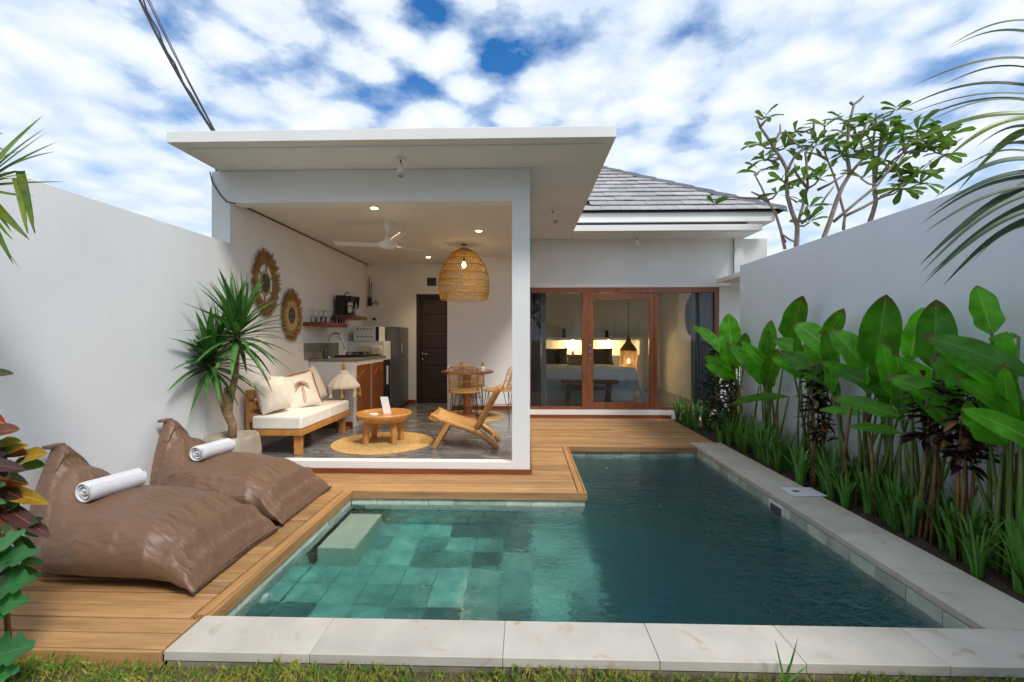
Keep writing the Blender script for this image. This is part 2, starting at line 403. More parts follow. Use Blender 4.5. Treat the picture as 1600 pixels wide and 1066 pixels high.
def floor_mat():
    m = mat('polished_floor', (.20,.20,.205), .22, var=0, coat=.3); t = m.node_tree; b = t.nodes['Principled BSDF']
    tcn = N(t, 'ShaderNodeTexCoord'); mpn = N(t, 'ShaderNodeMapping'); L(t, tcn.outputs['Object'], mpn.inputs[0]); mpn.inputs['Scale'].default_value = (1.0, 2.4, 1)
    a = N(t, 'ShaderNodeTexNoise'); a.inputs['Scale'].default_value = 2.6; a.inputs['Detail'].default_value = 9; a.inputs['Distortion'].default_value = 1.2; a.inputs['Roughness'].default_value = .62
    L(t, mpn.outputs[0], a.inputs['Vector'])
    rp = ramp(t, a.outputs['Fac'], [(.32, (.075,.078,.085)), (.52, (.17,.17,.175)), (.70, (.36,.35,.34))]); L(t, rp.outputs[0], b.inputs['Base Color'])
floor_mat()
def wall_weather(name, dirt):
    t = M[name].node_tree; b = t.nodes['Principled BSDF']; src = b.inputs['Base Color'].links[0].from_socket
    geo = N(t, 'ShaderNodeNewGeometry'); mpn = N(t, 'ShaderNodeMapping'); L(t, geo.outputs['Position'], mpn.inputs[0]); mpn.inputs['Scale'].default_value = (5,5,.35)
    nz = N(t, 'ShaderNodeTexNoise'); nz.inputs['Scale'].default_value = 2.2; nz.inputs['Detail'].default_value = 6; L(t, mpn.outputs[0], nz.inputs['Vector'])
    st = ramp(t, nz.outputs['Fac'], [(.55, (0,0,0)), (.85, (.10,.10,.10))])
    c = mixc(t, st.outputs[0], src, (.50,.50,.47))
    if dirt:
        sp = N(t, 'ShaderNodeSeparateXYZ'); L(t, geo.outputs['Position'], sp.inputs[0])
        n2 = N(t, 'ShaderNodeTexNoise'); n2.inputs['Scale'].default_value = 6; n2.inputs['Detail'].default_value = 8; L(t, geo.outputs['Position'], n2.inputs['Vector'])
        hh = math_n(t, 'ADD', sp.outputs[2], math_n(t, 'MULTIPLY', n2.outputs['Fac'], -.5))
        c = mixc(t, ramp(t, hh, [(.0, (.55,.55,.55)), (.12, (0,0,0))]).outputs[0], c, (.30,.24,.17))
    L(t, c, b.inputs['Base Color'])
def coping_stain():
    t = M['coping'].node_tree; b = t.nodes['Principled BSDF']; src = b.inputs['Base Color'].links[0].from_socket
    geo = N(t, 'ShaderNodeNewGeometry'); nz = N(t, 'ShaderNodeTexNoise'); nz.inputs['Scale'].default_value = 5; nz.inputs['Detail'].default_value = 6; nz.inputs['Distortion'].default_value = 1.5; L(t, geo.outputs['Position'], nz.inputs['Vector'])
    st = ramp(t, nz.outputs['Fac'], [(.60, (0,0,0)), (.72, (.6,.6,.6))])
    L(t, mixc(t, st.outputs[0], src, (.42,.28,.13)), b.inputs['Base Color'])
coping_stain()
wall_weather('bound_wall', False)

# ------------------------------------------------------------------ ground and pool
PX0, PX1, PXD = -1.65, 2.28, .56       # pool left, right, edge of the deep side
PY0, PYM, PY1 = 2.31, 4.27, 6.12       # front, deck edge, far edge
WZ = -.13
g = MB()
for x0, x1, y0, y1 in ((-400,400,-400,2.2),(-400,400,6.3,800),(-400,-1.85,2.2,6.3),(2.5,400,2.2,6.3)):
    g.add([(x0,y0,-.075),(x1,y0,-.075),(x1,y1,-.075),(x0,y1,-.075)], [(0,1,2,3)])
tag(g.build('ground', 'ground_soil'), kind='structure')

pool = thing('pool', 'L-shaped green stone pool set into the timber deck', 'pool', (0, 4, -.2), kind='structure')
# shell: walls (thick boxes) and floors
SH, DP = -.62, -1.55
MB().box(PX0-.15, PX0-.012, PY0-.15, PYM+.15, -1.7, -.06).build('pool_wall', 'pool_stone', pool)
MB().box(PX0-.15, PX1+.15, PY0-.15, PY0-.012, -1.7, -.061).build('pool_wall', 'pool_stone', pool)
MB().box(PX1+.012, PX1+.15, PY0-.011, PY1+.15, -1.7, -.061).build('pool_wall', 'pool_stone', pool)
MB().box(PX0-.011, PXD-.012, PYM+.012, PYM+.15, -1.7, -.06).build('pool_wall', 'pool_stone', pool)
MB().box(PXD-.15, PXD-.013, PYM+.151, PY1+.15, -1.7, -.061).build('pool_wall', 'pool_stone', pool)
MB().box(PXD-.012, PX1+.011, PY1+.012, PY1+.15, -1.7, -.062).build('pool_wall', 'pool_stone', pool)
MB().box(PXD-.149, PX1+.1, PY0-.1, PY1+.1, -1.75, DP).build('pool_floor', 'pool_stone', pool)
MB().box(PX0-.1, PXD-.006, PY0-.1, PYM+.1, -1.74, SH-.012).build('shelf', 'pool_stone', pool)
# tile band at the water line
def tile_band(a, b, inward, n):
    a, b, inw = Vector(a), Vector(b), Vector(inward); d = (b-a)/n; u = d.normalized()
    for k in range(n):
        j = rnd.uniform(-.002, .002)
        for (z0, z1, off) in ((-.158, -.052, 0), (-.268, -.162, .5)):
            s0, s1 = a + d*(k+off) + u*.003, a + d*(k+1+off) - u*.003
            if (s1-a).length > (b-a).length: s1 = b - u*.003
            if (s1-s0).length < .03: continue
            c = (s0+s1)/2 + inw*(-.004+j); c.z = (z0+z1)/2
            MB().obox(c, (s1-s0)/2, inw*.008, (0,0,(z1-z0)/2)).build('tile', 'tile_wall', pool)
tile_band((PX1,PY0,0), (PX1,PY1,0), (-1,0,0), 16)
tile_band((PX0,PY0,0), (PX0,PYM,0), (1,0,0), 8)
tile_band((PX0+.01,PYM,0), (PXD-.01,PYM,0), (0,-1,0), 9)
tile_band((PXD,PYM,0), (PXD,PY1,0), (1,0,0), 7)
tile_band((PXD+.01,PY1,0), (PX1-.01,PY1,0), (0,-1,0), 7)
# floor tiles of the shallow shelf
nx, ny = 9, 8
tx, ty = (PXD-PX0)/nx, (PYM-PY0)/ny
tmesh = {}
for i in range(nx):
    for j in range(ny):
        r = rnd.random(); k = 'tile_b' if r < .15 else ('tile_c' if r < .42 else 'tile_a')
        if k not in tmesh:
            tmesh[k] = B(-tx/2+.003, tx/2-.003, -ty/2+.003, ty/2-.003, -.012, 0).mesh('tile'); tmesh[k].materials.append(M[k])
        o = bpy.data.objects.new('tile', tmesh[k]); C.objects.link(o); o.location = (PX0+tx*(i+.5), PY0+ty*(j+.5), SH + rnd.uniform(0,.002)); setp(o, pool)
# face of the shelf
tag(pool, 'L-shaped green stone pool set into the timber deck', 'pool')
MB().box(PX0+.03, PX0+.33, 3.50, 4.18, SH+.003, WZ-.16).build('step', 'step_stone', pool, bevel=.012)
for y, r in ((2.83,.05),(2.55,.03)):
    MB().tube([(PX0-.01,y,WZ-.17),(PX0+.03,y,WZ-.17)], [r,r*.9], 16).build('jet', 'white_plastic', pool)
# water volume: L shaped prism, its sides behind the tile faces
e = .008
Lp = [(PX0-e,PY0-e),(PX1+e,PY0-e),(PX1+e,PY1+e),(PXD-e,PY1+e),(PXD-e,PYM+e),(PX0-e,PYM+e)]
w = MB(); w.add([(x,y,WZ) for x,y in Lp]+[(x,y,-1.72) for x,y in Lp],
                [(0,1,2,3,4,5),(11,10,9,8,7,6)]+[(i,i+6,(i+1)%6+6,(i+1)%6) for i in range(6)])
wo = w.build('water', 'pool_water'); tag(wo, 'clear teal pool water with small ripples', 'water', kind='structure')

cop = thing('pool_coping', 'cream limestone coping slabs along the pool front and planter side', 'coping', (0,2.2,0), kind='structure')
xs = [-1.655,-.98,-.10,.60,1.24,1.86,2.40]
for i in range(len(xs)-1):
    MB().box(xs[i]+.0007, xs[i+1]-.0007, 2.04, PY0-.0, -.045, rnd.uniform(0,.0015)).build('slab', 'coping', cop, bevel=.004)
MB().box(2.4015, 2.72, 2.04, PY0-.003, -.045, .001).build('slab', 'coping', cop, bevel=.004)
ys = [2.31,2.86,3.42,3.98,4.50,5.02,5.52,6.02,6.36]
for i in range(len(ys)-1):
    MB().box(PX1, 2.70, ys[i]+.0007, ys[i+1]-.0007, -.045, rnd.uniform(0,.0015)).build('slab', 'coping', cop, bevel=.004)
MB().box(2.44, 2.74, 4.20, 4.44, .002, .010).build('skimmer_lid', 'lid', cop, bevel=.004)
MB().box(2.50, 2.56, 4.30, 4.34, .0105, .0125).build('lid_grip', 'dark_grey', cop)
MB().box(PX1-.012, PX1-.006, 4.06, 4.30, -.20, -.050).build('skimmer_mouth', 'lid', cop, bevel=.006)
MB().box(PX1-.0135, PX1-.011, 4.09, 4.27, -.18, -.075).build('skimmer_opening', 'fridge_grey', cop)
MB().box(-1.64, 2.69, 2.045, 2.15, -.12, -.048).build('coping_base', 'concrete', cop)

# ------------------------------------------------------------------ deck
deck = thing('deck', 'honey brown timber deck boards around the pool', 'deck', (-2,4,0), kind='structure')
PW = .1155; EB = .065
_pm = {}
def plank_mesh(ln, matn, ax, wdt=PW):
    key = (round(ln,3), matn, ax)
    if key in _pm: return _pm[key]
    h, c, w = .028, .005, wdt/2-.0048; l = ln/2-.001
    prof = [(-w,-h),(w,-h),(w,-c),(w-c,0),(-w+c,0),(-w,-c)]
    vs = []
    for sx in (-l, l):
        for (y, z) in prof: vs.append((sx, y, z) if ax == 'x' else (y, sx, z))
    fs = [tuple(range(5,-1,-1)), tuple(range(6,12))] + [(k,(k+1)%6,(k+1)%6+6,k+6) for k in range(6)]
    if ax == 'y': fs = [tuple(reversed(f)) for f in fs]
    me = MB().add(vs, fs).mesh('plank'); me.materials.append(M[matn]); _pm[key] = me; return me
def plank(x0, x1, y):
    o = bpy.data.objects.new('plank', plank_mesh(x1-x0, 'teak', 'x')); C.objects.link(o)
    o.location = ((x0+x1)/2, y, rnd.uniform(-.0016,.0016)); setp(o, deck)
def planky(x, y0, y1):
    o = bpy.data.objects.new('edge_board', plank_mesh(y1-y0, 'teak_y', 'y', EB)); C.objects.link(o); o.location = (x,(y0+y1)/2,.001); setp(o, deck)
y = 2.055 + PW/2; row = 0
while y < 8.30:
    row += 1
    if y < PYM - .02: segs = [(-3.14, PX0-EB-.004)]
    elif y < 4.80: segs = [(-3.14, PXD-EB-.004)]
    elif y < PY1 - .0: segs = [(.075, PXD-EB-.004)]
    else: segs = [(.075, 2.62)]
    for x0, x1 in segs:
        if y < PY0 - .01 : x1 = -1.665
        if x1 - x0 > 2.0:
            cut = x0 + (x1-x0)*(.36 + .28*((row*37) % 10)/10); plank(x0, cut, y); plank(cut, x1, y)
        else: plank(x0, x1, y)
    y += PW
planky(PX0-EB/2-.001, PY0+.003, PYM+.0)
planky(PXD-EB/2-.001, PYM+.0, PY1-.0)
for a in ((PX0-.001, PX0+.022, PY0+.004, PYM-.002),):
    MB().box(*a, -.075, -.002).build('fascia', 'teak_y', deck, bevel=.003)
MB().box(PX0+.0225, PXD+.02, PYM-.022, PYM+.0, -.075, -.0015).build('fascia', 'teak', deck, bevel=.003)
MB().box(PXD-.001, PXD+.02, PYM+.001, PY1-.002, -.075, -.002).build('fascia', 'teak_y', deck, bevel=.003)
MB().box(PXD+.0205, PX1-.001, PY1-.04, PY1-.0, -.07, -.003).build('fascia', 'teak', deck, bevel=.003)
MB().box(-3.14, -1.667, 2.035, 2.053, -.10, -.003).build('fascia', 'teak', deck, bevel=.003)
MB().box(-3.16, PX0-.16, 2.06, 8.29, -.09, -.045).build('deck_base', 'soil', deck)
MB().box(PX0-.155, PXD-.16, 4.43, 8.29, -.09, -.046).build('deck_base', 'soil', deck)
MB().box(PXD-.155, 2.64, 6.28, 8.29, -.09, -.047).build('deck_base', 'soil', deck)
bed_soil = MB()
P = [[(x, yy, -.02 + .025*math.sin(x*23+yy*5)*math.sin(yy*17) + rnd.uniform(-.008,.008)) for x in np.linspace(2.70,3.16,8)] for yy in np.linspace(1.0,6.36,70)]
bed_soil.grid(P); P = [[(x, yy, -.02 + rnd.uniform(-.012,.012)) for x in np.linspace(2.63,4.2,12)] for yy in np.linspace(6.365,8.29,24)]
bed_soil.grid(P)
tag(bed_soil.build('planter_soil', 'soil', smooth=True), 'dark planting soil between pool coping and right wall', 'soil', kind='structure')

# ------------------------------------------------------------------ boundary walls
bw = MB().box(-3.31, -3.16, -.6, 4.80, -.1, 2.46).build('boundary_wall', 'bound_wall', bevel=.006); tag(bw, 'tall white rendered garden wall behind the brown bean bags', 'wall')
mat('bound_wall_sky_tint', (.69,.76,.83), .8, var=.07, vscale=.9, bump=.08, bscale=50, detail=8)  # blue sky light on the shaded right wall, put into its base colour
wall_weather('bound_wall_sky_tint', True)
bw = MB().box(3.16, 3.32, -.6, 6.78, -.1, 2.51).build('boundary_wall', 'bound_wall_sky_tint', bevel=.006); tag(bw, 'tall pale rendered garden wall behind the big-leaved planting', 'wall')

# ------------------------------------------------------------------ villa
v = thing('villa', 'white flat-roofed pool villa with open living pavilion and glazed bedroom', 'house', (0,6.5,0))
FZ = .13
MB().box(-3.17, .054, 4.81, 9.1, -.08, FZ-.004).build('plinth', 'wall_white', v)
MB().box(-3.165, -.14, 4.93, 9.1, FZ-.003, FZ).build('floor', 'polished_floor', v)
MB().box(-.139, .04, 5.0, 8.3, FZ-.003, FZ).build('floor', 'polished_floor', v)
MB().box(-3.14, .075, 4.79, 4.808, .0, .055).build('skirting', 'red_wood', v, bevel=.003)
MB().box(.056, .074, 4.809, 8.27, .0, .055).build('skirting', 'red_wood', v, bevel=.003)
MB().box(-.136, .054, 4.812, 5.0, FZ-.004, 2.90).build('column', 'wall_white', v, bevel=.004)
MB().box(-3.375, -3.17, 4.811, 12.0, -.1, 3.238).build('wall', 'wall_white', v, bevel=.004)
MB().box(-3.17, .054, 4.81, 5.0, 2.895, 3.238).build('beam', 'wall_white', v, bevel=.004)
MB().box(-.136, .0535, 5.0, 8.3, 2.896, 3.238).build('beam', 'wall_white', v)
MB().box(-3.17, -.136, 5.0, 9.2, 2.935, 2.99).build('ceiling', 'ceil_white', v)
MB().box(-3.169, -3.155, 5.0, 9.1, 2.918, 2.934).build('shadow_line', 'dark_grey', v)
# back walls of the living room
MB().box(-3.17, -2.18, 9.1, 9.25, 0, 2.94).build('wall', 'wall_white', v)
MB().box(-2.18, -1.33, 9.1, 9.25, 2.33, 2.94).build('wall', 'wall_white', v)
MB().box(-1.42, -1.33, 8.3, 9.25, 0, 2.94).build('wall', 'wall_white', v)
MB().box(-1.419, .06, 8.301, 8.45, 0, 3.238).build('wall', 'wall_white', v)
MB().box(-3.165, -2.19, 9.085, 9.099, FZ, FZ+.08).build('skirting', 'red_wood', v)
MB().box(-1.329, .05, 8.285, 8.30, FZ, FZ+.085).build('skirting', 'red_wood', v)
# entrance door
d = MB().box(-2.10, -1.46, 9.14, 9.18, FZ, 2.27).build('door', 'dark_door', v)
for a in ((-2.18,-2.10,9.09,9.2,FZ,2.335),(-1.46,-1.421,9.09,9.2,FZ,2.335),(-2.099,-1.461,9.09,9.2,2.27,2.334)):
    MB().box(*a).build('door_frame', 'dark_door', v, bevel=.004)
for k in range(6):
    MB().box(-2.05, -1.51, 9.128, 9.139, FZ+.10+k*.34, FZ+.40+k*.34).build('panel', 'dark_door', d, bevel=.005)
h = MB(); h.tube([(-2.06,9.14,1.13),(-2.06,9.10,1.13)], .026, 14); h.tube([(-2.06,9.095,1.13),(-1.95,9.09,1.13)], .011, 8); h.tube([(-2.06,9.14,1.02),(-2.06,9.11,1.02)], .024, 14)
h.build('handle', 'steel', d, smooth=True)
vt = MB().box(-1.96, -1.78, 9.085, 9.099, 2.50, 2.66).build('vent', 'black', v)
for k in range(4): MB().box(-1.95, -1.79, 9.078, 9.084, 2.515+k*.035, 2.53+k*.035).build('slat', 'dark_grey', vt)
# roof slab of the pavilion with drip edge
rs = MB().box(-3.30, .82, 4.10, 9.6, 3.24, 3.345).build('roof_slab', 'slab_white', v, bevel=.006)
MB().box(-3.20, .75, 4.22, 4.235, 3.226, 3.2395).build('drip_strip', 'slab_white', rs)
MB().box(.82, 3.93, 7.64, 8.45, 3.235, 3.335).build('roof_slab', 'slab_white', v, bevel=.005)
MB().box(.8205, 3.9, 7.70, 7.715, 3.222, 3.2345).build('drip_strip', 'slab_white', rs)
# bedroom facade
MB().box(.06, 3.74, 8.30, 8.45, 2.37, 3.2345).build('wall', 'wall_white', v)
MB().box(3.50, 4.35, 8.301, 8.45, -.1, 3.2345).build('wall', 'wall_white', v)
MB().box(3.74, 3.90, 8.24, 8.3005, 2.50, 3.2345).build('pilaster', 'wall_white', v, bevel=.004)
MB().box(.056, 3.50, 8.28, 8.46, -.08, FZ+.02).build('plinth', 'wall_white', v)
MB().box(.0745, 2.64, 8.262, 8.279, .0, .06).build('skirting', 'red_wood', v, bevel=.003)
MB().box(3.42, 4.3, 6.95, 8.239, 2.43, 2.50).build('canopy_slab', 'slab_white', v, bevel=.004)
fz = FZ+.022
fr = MB().box(.06, 3.50, 8.29, 8.38, 2.27, 2.366).build('window_frame', 'frame_wood', v, bevel=.004)
for x0, x1 in ((.06,.11),(1.04,1.12),(2.34,2.40),(3.42,3.499)):
    MB().box(x0, x1, 8.291, 8.379, fz, 2.27).build('jamb', 'frame_wood', fr, bevel=.004)
MB().box(.111, 1.039, 8.292, 8.378, fz, fz+.05).build('sill', 'frame_wood', fr, bevel=.004)
MB().box(2.401, 3.419, 8.292, 8.378, fz, fz+.05).build('sill', 'frame_wood', fr, bevel=.004)
for x0, x1 in ((.111,1.039),(2.401,3.419)):
    MB().box(x0, x1, 8.34, 8.346, fz+.051, 2.269).build('pane', 'window_glass', fr)
sl = MB().box(1.121, 1.245, 8.30, 8.345, fz+.01, 2.255).build('sliding_door', 'frame_wood', v, bevel=.004)
MB().box(2.25, 2.339, 8.301, 8.345, fz+.01, 2.255).build('stile', 'frame_wood', sl, bevel=.004)
MB().box(1.246, 2.249, 8.302, 8.344, 2.15, 2.254).build('rail', 'frame_wood', sl, bevel=.004)
MB().box(1.246, 2.249, 8.302, 8.344, fz+.011, fz+.13).build('rail', 'frame_wood', sl, bevel=.004)
MB().box(1.2465, 2.2485, 8.32, 8.326, fz+.131, 2.149).build('pane', 'window_glass', sl)
hd = MB().box(1.165, 1.20, 8.285, 8.299, 1.17, 1.33).build('handle', 'steel', sl, bevel=.004)
MB().box(1.172, 1.193, 8.281, 8.286, 1.22, 1.30).build('pull', 'dark_grey', hd)
MB().tube([(1.182,8.30,1.07),(1.182,8.285,1.07)], .018, 12).build('lock', 'steel', sl)
# bedroom shell
MB().box(.06, 3.55, 8.46, 12.0, FZ-.02, FZ).build('floor', 'polished_floor', v)
MB().box(-.1, .06, 8.451, 12.0, 0, 3.2).build('wall', 'wall_white', v)
MB().box(3.55, 3.70, 8.451, 12.0, 0, 3.2).build('wall', 'wall_white', v)
MB().box(-.1, 3.70, 12.0, 12.15, 0, 3.2).build('wall', 'wall_white', v)
MB().box(-.1, 3.7, 8.451, 12.1, 2.9, 2.98).build('ceiling', 'ceil_white', v)
hb = MB().box(.061, 3.0, 11.70, 11.999, FZ, 1.02).build('headboard', 'wall_white', v)
MB().box(.062, 3.0, 11.56, 11.998, 1.40, 1.47).build('ledge', 'wall_white', hb, bevel=.004)
MB().box(2.9, 3.0, 11.60, 11.997, 1.021, 1.399).build('ledge_end', 'wall_white', hb)
# hipped tile roof: horizontal courses, each a strip with a lip
roof = MB().box(.40, 4.30, 8.05, 14.0, 3.50, 3.60).build('tile_roof', 'slab_white', v)
MB().box(.30, 4.20, 7.95, 8.05, 3.465, 3.625).build('eave_board', 'slab_white', roof)
MB().box(4.2005, 4.30, 7.95, 14.0, 3.465, 3.625).build('eave_board', 'slab_white', roof)
MB().box(.3, 3.85, 8.0, 8.049, 3.336, 3.464).build('gap_shade_strip', 'roof_under', roof)  # dark strip added as painted shade in the open gap below the eave
EX, EY, EZ, SL = 4.45, 7.88, 3.63, math.tan(R(33))
NC = 14; st = 3.35/NC
for k in range(NC):
    t0, t1 = k*st, (k+1)*st + .03
    z0, z1 = EZ + t0*SL, EZ + t1*SL
    m1 = MB()
    xl = -1.6; xr = EX - t0; xs_ = 1.0 + (.165 if k % 2 else 0)
    while xs_ < EX - t1 - .02:
        xe = min(xs_ + .33, EX - t0 - .01); dz = rnd.uniform(-.003,.004); g_ = .004
        q = MB(); xt = min(xe, EX - t1) ; a0, a1 = xs_ + g_, xe - g_
        vs = []
        for yy, zz_ in ((EY+t0, z0+.040+dz), (EY+t1, z1+.004+dz)):
            ex = a1 if yy == EY+t0 else min(a1, EX - t1)
            vs += [(a0,yy,zz_),(ex,yy,zz_)]
        vs += [(a0,EY+t0,z0+.024+dz),(a1,EY+t0,z0+.024+dz),(a0,EY+t1,z1-.012+dz),(min(a1,EX-t1),EY+t1,z1-.012+dz)]
        q.add(vs, [(0,1,3,2),(4,5,1,0),(5,7,3,1),(4,0,2,6),(4,6,7,5)]).build('roof_tile', 'roof_tile', roof)
        xs_ += .33
    EXS = 1.0
    m1.add([(xl,EY+t0,z0+.040),(EXS,EY+t0,z0+.040),(EXS,EY+t1,z1+.002),(xl,EY+t1,z1+.002),(xl,EY+t0,z0+.026),(EXS,EY+t0,z0+.026)], [(0,1,2,3),(4,5,1,0)])
    m1.build('roof_tile_course', 'roof_tile', roof)
    m2 = MB(); m2.add([(EX-t0,EY+t0,z0+.040),(EX-t0,14,z0+.040),(EX-t1,14,z1+.002),(EX-t1,EY+t1,z1+.002),(EX-t0,EY+t0,z0+.026),(EX-t0,14,z0+.026)], [(0,1,2,3),(4,5,1,0)])
    m2.build('roof_tile_course', 'roof_tile', roof)
MB().add([(xl,EY+.02,EZ-.012),(EX-.02,EY+.02,EZ-.012),(EX-3.35,EY+3.35,EZ+3.35*SL-.04),(xl,EY+3.35,EZ+3.35*SL-.04),(EX-.02,14,EZ-.012),(EX-3.35,14,EZ+3.35*SL-.04)], [(0,1,2,3),(1,4,5,2),(0,1,4)]).build('roof_deck', 'roof_under', roof)
for k in range(12):
    a, b = k*.285, (k+1)*.285+.015
    pa, pb = Vector((EX-a,EY+a,EZ+a*SL+.012)), Vector((EX-b,EY+b,EZ+b*SL+.0))
    m1 = MB(); wv_ = Vector((1,1,0)).normalized()*.10
    vs = []
    for p, lift in ((pa,.055),(pb,.045)):
        vs += [p - wv_ + Vector((0,0,-.03)), p - wv_*.55 + Vector((0,0,lift)), p + wv_*.55 + Vector((0,0,lift)), p + wv_ + Vector((0,0,-.03))]
    m1.add(vs, [(0,1,5,4),(1,2,6,5),(2,3,7,6),(3,2,1,0)]); m1.build('ridge_cap', 'ridge', roof)

# cables
cb = MB()
a, b = atY(209,-20,6.5), atY(334,207,6.0)
def sag(a, b, s, n=14): return [a.lerp(b, i/n) + Vector((0,0,-s*4*(i/n)*(1-i/n))) for i in range(n+1)]
p1 = sag(a, b, .10)
cb.tube(p1, .018, 6)
cb.tube([p + Vector((.05*(1-i/14)+.014*math.sin(i*1.9), 0, .014*math.cos(i*1.9))) for i, p in enumerate(p1)], .012, 6)
cb.tube(sag(atY(221,-20,6.5), b+Vector((.02,0,0)), .04), .009, 5); cb.tube(sag(atY(224,-20,6.5), b+Vector((.03,0,0)), .035), .006, 5)
cb.tube([b + Vector((-.02,0,.02)), b + Vector((.03,0,-.03)), Vector((b.x+.05,6.0,3.345))], .018, 6)
tag(cb.build('power_cable', 'cable', smooth=True), 'twisted black overhead power cable running down to the flat roof', 'cable')
wr = MB(); wr.tube([(-3.385,4.80,3.23),(-3.36,4.80,3.12),(-3.27,4.80,2.98),(-3.20,4.795,2.905),(-3.10,4.80,2.885)], .006, 6)
tag(wr.build('wire', 'cable'), 'thin black wire curving down the pavilion corner under the roof', 'wire')
wr = MB(); wr.tube([(3.735,8.235,3.22),(3.728,8.235,3.1),(3.74,8.235,3.0),(3.725,8.235,2.85),(3.735,8.235,2.6)], .006, 6)
tag(wr.build('wire', 'cable'), 'thin dark wire running down beside the bedroom pilaster', 'wire')

# ------------------------------------------------------------------ fittings: spots, downlights, fan, pendant
def spot(x, y, z, tilt, label):
    r = thing('spotlight', label, 'spotlight', (x,y,z), 'spotlights under the roof overhang')
    MB().lathe([(.05,z-.018),(.055,z-.001)], (x,y,0), 18).build('base', 'white_plastic', r, smooth=True, angle=40)
    MB().tube([(x,y,z-.018),(x,y,z-.07)], .008, 8).build('stem', 'dark_grey', r)
    dv = Vector((math.sin(tilt), -.25, -math.cos(tilt))).normalized(); p = Vector((x,y,z-.07))
    hd_ = MB().tube([p - dv*.01, p+dv*.02, p+dv*.10], [.022,.032,.034], 14).build('head', 'white_plastic', r, smooth=True, angle=40)
    MB().tube([p+dv*.1005, p+dv*.125], [.030,.026], 14).build('lens', 'steel', hd_)
spot(-1.24, 4.52, 3.24, .05, 'small white spotlight on the soffit above the living room opening')
spot(.39, 6.38, 3.24, .35, 'small white spotlight on the soffit beside the corner column')
spot(1.98, 8.10, 3.235, .05, 'small white spotlight above the bedroom sliding door')
for k, (x, y, lb) in enumerate(((-1.73,5.18,'lit round recessed downlight nearest the front beam'),(-1.75,6.42,'lit round recessed downlight behind the ceiling fan'),
                  (-.64,6.31,'lit round recessed downlight near the wicker pendant'),(-1.77,8.3,'lit round recessed downlight before the dark entrance door'))):
    r = thing('downlight', lb, 'downlight', (x,y,2.935), 'recessed ceiling downlights')
    MB().lathe([(.055,2.931),(.058,2.9345)], (x,y,0), 20).build('trim', 'white_plastic', r)
    MB().lathe([(.036,2.9285),(.040,2.9305)], (x,y,0), 16).build('lamp', 'led', r)
    ld = bpy.data.lights.new('downlight_glow', 'SPOT'); ld.energy = 34; ld.color = (1,.72,.42); ld.spot_size = R(110); ld.spot_blend = .8; ld.shadow_soft_size = .04
    lo = bpy.data.objects.new('downlight_glow', ld); C.objects.link(lo); lo.location = (x,y,2.92); setp(lo, r)

fan = thing('ceiling_fan', 'cream three-blade ceiling fan in the open living room', 'fan', (-1.75,5.77,2.935))
fx, fy = -1.75, 5.77
MB().lathe([(.02,2.80),(.05,2.86),(.062,2.934)], (fx,fy,0), 20).build('mount', 'white_plastic', fan, smooth=True, angle=50)
MB().tube([(fx,fy,2.81),(fx,fy,2.70)], .014, 10).build('rod', 'white_plastic', fan)
MB().lathe([(.02,2.745),(.045,2.72),(.06,2.68),(.115,2.655),(.12,2.63),(.09,2.595),(.03,2.575)][::-1], (fx,fy,0), 28).build('motor', 'white_plastic', fan, smooth=True)
for a in (178, 58, -58):
    ca, sa = math.cos(R(a)), math.sin(R(a)); rr = Vector((ca,sa,0)); tt = Vector((-sa,ca,0))
    P = []
    for i in range(9):
        q = i/8; rad = .10+.60*q; wd = .035+.035*math.sin(min(1,q*1.6)*1.57) - (.03*q*q)
        c = Vector((fx,fy,2.635)) + rr*rad + Vector((0,0,.03*q))
        P.append([c + tt*wd + Vector((0,0,.012)), c + Vector((0,0,.004)), c - tt*wd + Vector((0,0,-.012)), c - tt*wd + Vector((0,0,-.018)), c + Vector((0,0,-.002)), c + tt*wd + Vector((0,0,.006))])
    MB().grid(P, closed_u=True).build('blade', 'white_plastic', fan, smooth=True, angle=50)

pen = thing('pendant_lamp', 'large woven rattan dome pendant lamp above the dining table', 'lamp', (-.965,7.2,2.93))
pc = Vector((-.965,7.2,0))
prof = [(.07,2.86),(.17,2.81),(.27,2.70),(.345,2.58),(.385,2.44),(.40,2.30),(.395,2.18),(.365,2.06)]
def pr(q):
    f = q*(len(prof)-1); i = min(int(f), len(prof)-2); f -= i
    return prof[i][0]*(1-f)+prof[i+1][0]*f, prof[i][1]*(1-f)+prof[i+1][1]*f
sh = MB()
NS = 64
for dr in (1, -1):
    for k in range(NS):
        pts = []
        for i in range(13):
            q = i/12; r_, z_ = pr(q); th = 2*math.pi*k/NS + dr*q*.9
            pts.append(pc + Vector((r_*math.cos(th), r_*math.sin(th), z_)))
        sh.tube(pts, .0042, 3, False)
sh.build('woven_shade', 'rattan_lamp', pen)
for q in (0,.16,.3,.43,.55,.67,.78,.89,1.0):
    r_, z_ = pr(q)
    MB().tube([pc + Vector((r_*math.cos(t), r_*math.sin(t), z_)) for t in np.linspace(0, 2*math.pi, 37)], .007, 5, False).build('hoop', 'rattan', pen, smooth=True)
MB().tube([pc+Vector((0,0,2.934)), pc+Vector((0,0,2.72))], .005, 6).build('cord', 'black', pen)
MB().lathe([(.05,2.92),(.05,2.9345)], pc, 16).build('rose', 'black', pen)
MB().tube([pc+Vector((0,0,2.72)), pc+Vector((0,0,2.66))], .022, 10).build('lamp_holder', 'black', pen)
MB().lathe([(.005,2.56),(.025,2.575),(.034,2.60),(.028,2.64),(.014,2.66)], pc, 14).build('bulb', 'bulb', pen, smooth=True)
ld = bpy.data.lights.new('bulb_glow', 'POINT'); ld.energy = 2.2; ld.color = (1,.72,.40); ld.shadow_soft_size = .05
